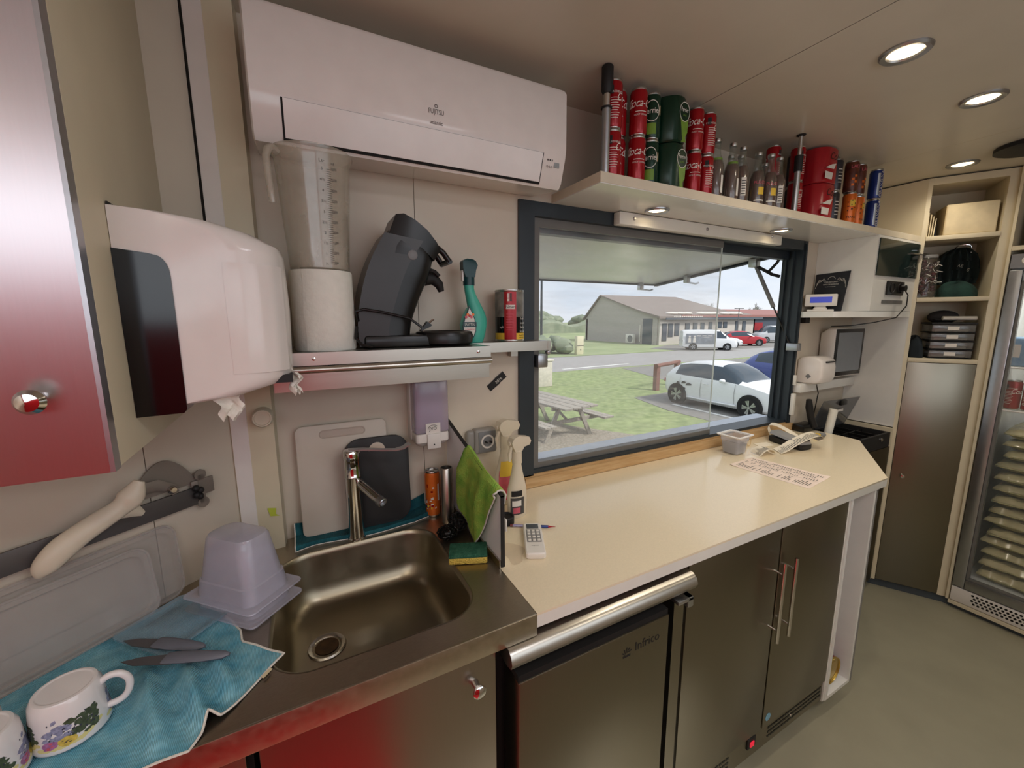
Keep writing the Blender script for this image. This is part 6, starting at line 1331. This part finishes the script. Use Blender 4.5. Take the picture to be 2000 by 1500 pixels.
def car(name, label, cat, loc, rz, paint, L_, W_, st, wheels, r, gl, ws, rw, sc=1., group=None, mirror=True, detail=True):
    """st: stations front to back (x, z_low, z_belt, half_w_belt, z_top, half_w_top); gl: side glass station spans; ws: windscreen span; rw: rear screen span"""
    t = thing(name, label, cat, loc, rz, group, local=True, scale=sc)
    NR = 12
    def ring(s_):
        x, zl, zb, hb, zt, ht = s_
        P_ = [(0, zl), (hb * .86, zl), (hb * .97, zl + .08), (hb * 1.0, zl + (zb - zl) * .45), (hb * .985, zb - (zb - zl) * .16), (hb * .955, zb), (hb * .955 + (ht - hb * .955) * .9, zb + (zt - zb) * .86), (ht * .93, zt - (zt - zb) * .03), (ht * .55, zt + .012), (0, zt + .02)]
        return [(x, y, z) for y, z in P_]
    # refine stations
    S = []
    for a_, c_ in zip(st[:-1], st[1:]):
        for q in (0, .5): S.append(tuple(a_[i] * (1 - q) + c_[i] * q for i in range(6)))
    S.append(st[-1])
    rows = [ring(s_) for s_ in S]; n = len(rows[0])
    b = B(paint, CGL)
    for sg in (1, -1):
        vs = [(x, sg * y, z) for r_ in rows for x, y, z in r_]; fs = []
        for i in range(len(rows) - 1):
            for j in range(n - 1):
                xm = (S[i][0] + S[i + 1][0]) / 2
                g = (j == 5 and any(a_ < xm < c_ for a_, c_ in gl)) or (j >= 6 and (ws[0] < xm < ws[1] or rw[0] < xm < rw[1])) 
                fs.append(((i * n + j, (i + 1) * n + j, (i + 1) * n + j + 1, i * n + j + 1), g))
        bv = [b.bm.verts.new(v) for v in vs]
        for f, g in fs:
            try: fc = b.bm.faces.new([bv[q] for q in f]); fc.smooth = True; fc.material_index = 1 if g else 0
            except ValueError: pass
        for i in (0, len(rows) - 1):
            f = b.bm.faces.new([bv[i * n + j] for j in range(n)])
    bmesh.ops.remove_doubles(b.bm, verts=b.bm.verts, dist=.0005)
    bd = b.build('car_body', t)
    for x in wheels:
        for sg in (-1, 1):
            bb = B(BLACKM); bb.lathe([(r * 1.16, -.03), (r * 1.16, .035), (.01, .035)] if sg < 0 else [(.01, -.035), (r * 1.16, -.035), (r * 1.16, .03)], (x, sg * (W_ / 2 - .005) * .985, r * 1.02), 28, 'y'); bb.build('wheel_arch', bd)
            wheel(t, x, sg * (W_ / 2 - .075), r, sg)
    if detail:
        x0 = st[0][0]
        for sg in (-1, 1):
            bb = B(HLM); bb.loft([[(x0 + dx, sg * y, z) for y, z in ((W_ * .26, .62 * h_), (W_ * .42, .66 * h_), (W_ * .455, .75 * h_), (W_ * .30, .68 * h_))] for dx, h_ in ((-.012, st[0][2] / .75 if st[0][2] < 1 else 1.1), (.25, st[0][2] / .75 if st[0][2] < 1 else 1.1))]); bb.build('headlamp', t)
            bb = B(TAILM); bb.box(st[-1][0] - .12, st[-1][0] + .008, sg * W_ * .36 - .1, sg * W_ * .36 + .1, st[-1][2] - .16, st[-1][2] - .02, .02); bb.build('tail_lamp', t)
        bb = B(BLACKM); bb.box(x0 - .02, x0 + .06, -W_ * .3, W_ * .3, st[0][1] + .05, st[0][1] + .2, .02); bb.build('front_grille', t)
        bb = B(PLW); bb.box(x0 - .026, x0 - .018, -.26, .26, st[0][1] + .22, st[0][1] + .33); bb.build('number_plate', t)
        if mirror:
            mx = ws[1] - .18
            for sg in (-1, 1): bb = B(paint); bb.ball((mx, sg * (W_ / 2 + .06), st[3][2] + .08), (.09, .1, .065), 12, 8); bb.box(mx - .02, mx + .03, min(sg * (W_ / 2 - .06), sg * (W_ / 2 + .04)), max(sg * (W_ / 2 - .06), sg * (W_ / 2 + .04)), st[3][2] + .03, st[3][2] + .06); bb.build('wing_mirror', t)
    return t, bd
WPAINT = M('white_car_paint', (226, 228, 230), .22, noise=.02, coat=.5); BPAINT = M('blue_car_paint', (74, 88, 150), .25, noise=.03, coat=.5); RPAINT = M('red_car_paint', (176, 44, 52), .25, noise=.03, coat=.5); SPAINT = M('silver_van_paint', (186, 188, 192), .3, noise=.03, coat=.3)
HATCHB = [(0, .30, .60, .62, .66, .40), (.08, .24, .66, .74, .74, .52), (.45, .19, .80, .84, .88, .60), (.95, .18, .90, .87, .97, .62), (1.22, .18, .93, .87, 1.02, .66), (1.55, .18, .95, .87, 1.26, .62), (1.92, .18, .96, .87, 1.42, .58), (2.5, .18, .97, .87, 1.46, .58), (3.1, .18, .98, .87, 1.42, .57), (3.5, .2, .99, .86, 1.33, .56), (3.8, .26, .98, .82, 1.16, .58), (3.98, .33, .9, .74, .98, .58), (4.04, .42, .8, .68, .88, .5)]
c1, body = car('parked_car', 'white hatchback parked nearest to the serving window', 'car', (10.66, 4.02, GZ + .01), radians(90), WPAINT, 4.04, 1.75, HATCHB, (.83, 3.36), .315, ((1.3, 2.42), (2.5, 3.42)), (1.1, 1.86), (3.4, 3.86), .88, 'parked hatchbacks')
bb = B(BLACKM); bb.tube([(.66, .884, .5), (.7, .884, .52)], .004, 4)
for x in (1.30, 2.45, 3.25): bb.tube([(x, .878, .34), (x + .02, .882, .6), (x, .868, .92)], .004, 5)
bb.build('door_seams', body)
bb = B(WPAINT); bb.tube([(1.25, .885, .30), (2.0, .893, .29), (2.95, .885, .30)], .025, 6)
for x in (2.2, 3.05): bb.tube([(x, .885, .80), (x + .16, .885, .80)], .014, 6)
bb.build('side_trim', body)
bb = B(INKG); rr = random.Random(6)
for x, z, w_, h_ in ((3.02, .66, .2, .1), (3.2, .7, .16, .1), (3.4, .68, .1, .08), (3.1, .5, .06, .1)): bb.raw([(x, .882, z), (x - w_, .884, z + .02), (x - w_ - .03, .884, z + h_ * .6), (x - w_ * .5, .883, z + h_), (x - .02, .882, z + h_ * .5)], [(0, 1, 2, 3, 4)])
bb.build('side_decal', body)
car('parked_car', 'blue car parked behind the white hatchback', 'car', (15.4, 4.3, GZ + .01), radians(90), BPAINT, 4.04, 1.78, HATCHB, (.83, 3.36), .315, ((1.3, 2.42), (2.5, 3.42)), (1.1, 1.86), (3.4, 3.86), .95, 'parked hatchbacks')
car('parked_car', 'pale blue-grey car behind the blue one at the window jamb', 'car', (18.4, 5.2, GZ + .01), radians(90), SPAINT, 4.04, 1.78, HATCHB, (.83, 3.36), .315, ((1.3, 2.42), (2.5, 3.42)), (1.1, 1.86), (3.4, 3.86), 1.0, 'parked hatchbacks')
VANB = [(0, .32, .82, .80, .88, .6), (.1, .26, .9, .88, .98, .7), (.5, .24, 1.05, .94, 1.14, .74), (.85, .24, 1.12, .95, 1.3, .76), (1.25, .24, 1.15, .95, 1.68, .74), (1.65, .24, 1.16, .95, 1.93, .74), (2.2, .24, 1.16, .95, 1.97, .76), (3.6, .24, 1.16, .95, 1.97, .76), (4.7, .24, 1.15, .95, 1.95, .76), (4.98, .3, 1.1, .93, 1.85, .78), (5.0, .4, 1.0, .9, 1.7, .76)]
v1, vb = car('delivery_van', 'white delivery van with a grey picture panel across the road', 'van', (30.3, 19.0, GZ + .014), radians(142), WPAINT, 5.0, 1.92, VANB, (.95, 4.05), .33, ((1.0, 1.95),), (.75, 1.6), (9, 9), .80, None, False)
bb = B(M('van_picture_panel', (132, 138, 146), .4, noise=.25, nscale=3)); bb.box(2.15, 4.75, .955, .97, .62, 1.6); bb.use(INKW)
for k in range(3): bb.box(2.4 + .5 * k, 2.75 + .5 * k, .971, .975, 1.36 - .0 * k, 1.44)
for x in (3.95, 4.4): bb.loft([[(x - .14, .972, .75), (x + .14, .972, .75), (x + .14, .976, .75), (x - .14, .976, .75)], [(x - .1, .972, 1.2), (x + .1, .972, 1.2), (x + .1, .976, 1.2), (x - .1, .976, 1.2)]]); bb.lathe([(.09, 0), (.09, .004)], (x, .979, 1.32), 14, 'y')
bb.text('LIVRAISON', .09, (2.9, .9722, 1.25), (-1, 0, 0)); bb.build('picture_panel', vb)
car('parked_car', 'white car half hidden between the delivery van and the red car', 'car', (33.4, 20.6, GZ + .014), radians(145), WPAINT, 4.04, 1.75, HATCHB, (.83, 3.36), .315, ((1.3, 2.42), (2.5, 3.42)), (1.1, 1.86), (3.4, 3.86), .85, 'cars across the road')
car('parked_car', 'red car parked across the road between white car and silver van', 'car', (37.3, 21.0, GZ + .014), radians(150), RPAINT, 4.04, 1.75, HATCHB, (.83, 3.36), .315, ((1.3, 2.42), (2.5, 3.42)), (1.1, 1.86), (3.4, 3.86), .9, 'cars across the road')
v2, vb = car('silver_van', 'silver passenger van with dark windows, far right across the road', 'van', (41.0, 24.2, GZ + .014), radians(-26), SPAINT, 5.0, 1.92, VANB, (.95, 4.05), .33, ((1.0, 1.8), (2.05, 3.3), (3.4, 4.6)), (.75, 1.6), (9, 9), .85, None, False)

# buildings
BXW, BY0 = 29.85, 26.3
t = thing('wood_clad_building', 'long grey wood-clad building with brown roof and pale render front', 'building', (38, 30, GZ))
b = B(CLAD); AP = 4.0
b.prism([(26.5, GZ), (37.3, GZ), (37.3, 1.5), (34.6, 4.0 - .02), (28.6, 2.3), (26.5, 1.72)], BXW, BXW + .25, 'yz'); b.box(BXW, 43.5, 36.9, 37.2, GZ, 1.5); b.build('gable_wall', t)
b = B(RENDERM); b.box(BXW + .1, 44.3, BY0, BY0 + .25, GZ, 1.55); b.box(44.1, 44.3, BY0, 34, GZ, 1.55); b.build('render_wall', t)
b = B(ROOFM); b.loft([[(BXW - .25, 34.6, 4.08), (41.4, 34.6, 4.08), (43.2, 29.0, 2.35), (BXW - .25, 28.7, 2.32)], [(BXW - .25, 34.6, 3.95), (41.4, 34.6, 3.95), (43.2, 29.0, 2.22), (BXW - .25, 28.7, 2.19)]], smooth=False); b.loft([[(BXW - .25, 34.6, 4.08), (41.4, 34.6, 4.08), (43.2, 37.6, 1.5), (BXW - .25, 37.6, 1.5)], [(BXW - .25, 34.6, 3.95), (41.4, 34.6, 3.95), (43.2, 37.6, 1.38), (BXW - .25, 37.6, 1.38)]], smooth=False); b.loft([[(BXW - .3, 28.75, 2.34), (44.8, 28.75, 2.3), (44.8, 26.0, 1.66), (BXW - .3, 26.0, 1.72)], [(BXW - .3, 28.75, 2.24), (44.8, 28.75, 2.2), (44.8, 26.0, 1.5), (BXW - .3, 26.0, 1.5)]], smooth=False); b.build('roof', t)
b = B(REDB); b.box(32.4, 47.6, 25.85, 25.99, 1.62, 1.86); b.use(WINM).box(30.2, 44.9, 25.8, 25.86, 1.40, 1.58); b.build('fascia', t)
b = B(INKW)
for k, x in enumerate((32.3, 33.4, 34.4, 36.6, 37.6, 38.4, 40.2, 41.4, 42.3)):
    b.ball((x, 27.1, 1.98), (.72, .5, .17), 12, 8)
b.build('rooflights', t)
b = B(INKW)
for k in range(15): b.box(31.2 + .27 * k, 31.36 + .27 * k, 25.78, 25.8, 1.62, 1.74)
b.build('fascia_lettering', t)
for x0, x1, z0, z1 in ((30.3, 30.85, -.55, 1.0), (31.1, 31.65, -.2, 1.0), (31.95, 32.5, -.1, 1.0), (33.4, 33.95, -.1, 1.0), (34.5, 35.05, -.1, 1.05), (35.6, 36.1, -.1, 1.05), (36.8, 37.25, -.75, 1.1), (38.2, 38.75, .55, 1.1), (39.05, 39.6, .55, 1.1), (41.0, 41.45, -.4, 1.15), (42.2, 42.7, -.4, 1.15)):
    f = B(M('window_surround', (96, 100, 102), .6) if 'window_surround' not in bpy.data.materials else bpy.data.materials['window_surround']).box(x0 - .05, x1 + .05, BY0 - .03, BY0, z0 - .05, z1 + .05).build('window', t); B(WINM).box(x0, x1, BY0 - .05, BY0 - .03, z0, z1).build('pane', f)
b = B(WINM); b.box(BXW - .04, BXW, 27.1, 28.3, GZ, 1.5); b.build('dark_doorway', t); b = B(INKW); b.tube([(BXW - .06, 28.6, GZ + .2), (BXW - .06, 28.6, .9)], .05, 8); b.tube([(38.0, 26.2, GZ), (38.0, 26.2, 1.5)], .05, 6); b.build('drain_pipe', t)
t = thing('heat_pump', 'white outdoor heat pump unit beside the wood-clad gable', 'heat pump', (29.3, 29.0, GZ))
b = B(PLW); b.box(29.0, 29.4, 28.75, 29.75, GZ + .08, GZ + .95, .03); b.build('casing', t); b = B(PLGREY); b.lathe([(.34, 0), (.34, -.02), (.3, -.02), (.01, -.02)], (29.0, 29.1, GZ + .5), 22, 'x'); b.build('fan_grille', t)
t = thing('low_red_building', 'low building with a red roof edge at the far right of the view', 'building', (52, 30, GZ))
b = B(M('dark_shop_front', (70, 78, 92), .6)); b.box(45.2, 60, 27.5, 34, GZ, 1.6); b.build('wall', t); b = B(REDB); b.loft([[(44.9, 27.1, 1.6), (60, 27.1, 1.6), (60, 34, 2.5), (44.9, 34, 2.5)], [(44.9, 27.1, 1.75), (60, 27.1, 1.75), (60, 34, 2.65), (44.9, 34, 2.65)]], smooth=False); b.build('roof', t); b = B(RED); b.box(46.1, 47.6, 27.4, 27.5, .1, 1.0); b.build('red_sign', t)

# picnic table (length along local x)
t = thing('picnic_table', 'weathered grey wooden picnic table on the gravel', 'picnic table', (3.95, 6.1, GZ + .008), radians(14), local=True)
PT = [(x, y) for x, y in ((0, 0),)]
T1 = Vector((5.518, 5.086)); T2 = Vector((4.359, 4.923)); T3 = Vector((5.322, 7.659))
t.location = (4.85, 6.25, GZ + .008); t.rotation_euler = (0, 0, radians(96))
LT, WT = 1.15, .44
for k in range(4): B(TIMBER).box(-LT, LT, -WT + .225 * k, -WT + .225 * k + .205, .715, .755, .004).build('top_plank', t)
for s_ in (-1, 1):
    for k in range(2): B(TIMBER).box(-LT, LT, s_ * .79 - .14 + .145 * k, s_ * .79 - .14 + .145 * k + .135, .41, .45, .004).build('bench_plank', t)
for x in (-.75, .75):
    for s_ in (-1, 1):
        b = B(TIMBER); b.loft([[(x + dx, s_ * .62 + dy, 0) for dx, dy in ((-.022, -.05), (.022, -.05), (.022, .05), (-.022, .05))], [(x + dx, s_ * .25 + dy, .715) for dx, dy in ((-.022, -.05), (.022, -.05), (.022, .05), (-.022, .05))]], smooth=False); b.build('leg', t)
    b = B(TIMBER); b.box(x + .023, x + .065, -.92, .92, .33, .41); b.box(x + .023, x + .065, -.42, .42, .64, .714); b.build('cross_beam', t)
b = B(TIMBER); b.tube([(-.72, 0, .38), (-.1, 0, .70)], .035, 4); b.tube([(.72, 0, .38), (.1, 0, .70)], .035, 4); b.build('brace', t)
# small outdoor things
t = thing('stone_post', 'pale stone post standing in the grass beyond the picnic table', 'post', (8.05, 11.6, GZ)); b = B(M('pale_stone', (206, 200, 188), .9, noise=.12, nscale=9)); b.box(7.75, 8.38, 11.4, 11.7, GZ, GZ + .95, .02); b.build('shaft', t); b = B(M('pale_cap_stone', (216, 210, 198), .9)); b.box(7.71, 8.42, 11.36, 11.74, GZ + .951, GZ + 1.02, .01); b.build('cap_stone', t)
t = thing('utility_box', 'cream utility meter box at the far side of the road', 'utility box', (17.55, 22, GZ)); b = B(M('cream_meter_box', (214, 208, 178), .6)); b.box(17.28, 17.84, 21.9, 22.2, GZ, GZ + 1.28, .01); b.build('case', t); b = B(INKG); b.box(17.27, 17.85, 21.885, 21.9, GZ + .6, GZ + .63); b.box(17.55, 17.62, 21.88, 21.9, GZ + .3, GZ + .36); b.build('door_seam', t)
GATE = M('reddish_timber_rail', (132, 96, 86), .85, noise=.15)
t = thing('timber_barrier', 'low reddish timber barrier in the grass behind the white car', 'barrier', (11.1, 9.0, GZ)); b = B(GATE); b.box(11.0, 11.16, 8.8, 8.96, GZ, GZ + .92); b.build('post', t); b = B(GATE); b.box(12.5, 12.66, 9.22, 9.38, GZ, GZ + .92); b.build('post', t)
b = B(GATE); b.tube([(10.95, 8.8, GZ + .88), (12.75, 9.36, GZ + .88)], .07, 8); b.build('rail', t)
t = thing('lamp_post', 'tall dark lamp post rising left of the wood-clad building', 'lamp post', (25.4, 39.9, GZ)); b = B(ANTHR); b.tube([(25.4, 39.9, GZ), (25.4, 39.9, 9)], [.16, .1], 10); b.build('pole', t); b = B(ANTHR); b.box(25.1, 26.4, 39.7, 40.1, 8.95, 9.1); b.build('lantern', t)
t = thing('street_lamp', 'thin street lamp in front of the pale render wall', 'lamp post', (38.6, 24.4, GZ)); b = B(PLGREY); b.tube([(38.6, 24.4, GZ), (38.6, 24.4, 2.45)], .045, 8); b.build('pole', t); b = B(PLGREY); b.box(38.0, 39.2, 24.3, 24.5, 2.42, 2.5); b.build('lantern', t)
LEAFM = M('haze_paled_leaves', (112, 124, 104), .9, rgb2=(146, 154, 132), nscale=.9, bump=.6, bscale=3); BARK = M('bare_branch_bark', (150, 144, 140), .9)  # leaf green paled and greyed, putting distance haze into the colour
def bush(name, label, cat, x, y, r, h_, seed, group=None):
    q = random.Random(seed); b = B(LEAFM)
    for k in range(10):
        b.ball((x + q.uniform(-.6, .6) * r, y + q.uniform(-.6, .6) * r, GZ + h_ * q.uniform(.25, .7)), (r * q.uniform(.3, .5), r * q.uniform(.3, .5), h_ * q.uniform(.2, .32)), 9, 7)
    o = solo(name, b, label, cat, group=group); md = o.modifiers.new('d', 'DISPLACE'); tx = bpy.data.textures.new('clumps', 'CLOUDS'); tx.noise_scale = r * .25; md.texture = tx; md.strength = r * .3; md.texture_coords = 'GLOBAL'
bush('roadside_bush', 'low round bush beside the road left of the meter box', 'bush', 16.2, 24.0, 1.7, 1.5, 1)
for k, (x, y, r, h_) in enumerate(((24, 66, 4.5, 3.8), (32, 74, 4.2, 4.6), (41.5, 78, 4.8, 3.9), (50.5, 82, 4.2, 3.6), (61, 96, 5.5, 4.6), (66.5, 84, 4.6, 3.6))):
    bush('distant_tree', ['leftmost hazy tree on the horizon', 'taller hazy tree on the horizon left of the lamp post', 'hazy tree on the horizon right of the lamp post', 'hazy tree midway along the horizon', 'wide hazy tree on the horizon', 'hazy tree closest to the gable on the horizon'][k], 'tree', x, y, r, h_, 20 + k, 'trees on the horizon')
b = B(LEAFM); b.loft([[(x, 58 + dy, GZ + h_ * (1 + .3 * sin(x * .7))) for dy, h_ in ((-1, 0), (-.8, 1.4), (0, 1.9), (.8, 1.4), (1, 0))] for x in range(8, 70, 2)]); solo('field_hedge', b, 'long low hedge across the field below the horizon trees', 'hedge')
def bare_tree(label, x, y, h_, seed):
    q = random.Random(seed); t = thing('bare_tree', label, 'tree', (x, y, GZ), group='bare trees behind the roof'); b = B(BARK); b2 = B(BARK)
    b.tube([(x, y, GZ), (x, y, GZ + h_ * .5)], [h_ * .03, h_ * .018], 6)
    def br(p, d, l, r, dep):
        e = p + d * l; b2.tube([p, e], [r, r * .6], 4)
        if dep:
            for _ in range(3): br(p + d * l * q.uniform(.5, 1), (d + Vector((q.uniform(-1, 1), q.uniform(-1, 1), q.uniform(-.3, .6))) * .75).normalized(), l * .68, r * .6, dep - 1)
    for _ in range(5): br(Vector((x, y, GZ + h_ * q.uniform(.3, .5))), Vector((q.uniform(-.7, .7), q.uniform(-.7, .7), 1)).normalized(), h_ * .24, h_ * .014, 4)
    b.build('trunk', t); b2.build('branches', t)
bare_tree('bare tree rising just right of the brown roof', 60, 44, 5.2, 1); bare_tree('bare tree behind the gas strut of the hatch', 76, 46, 5.2, 4)
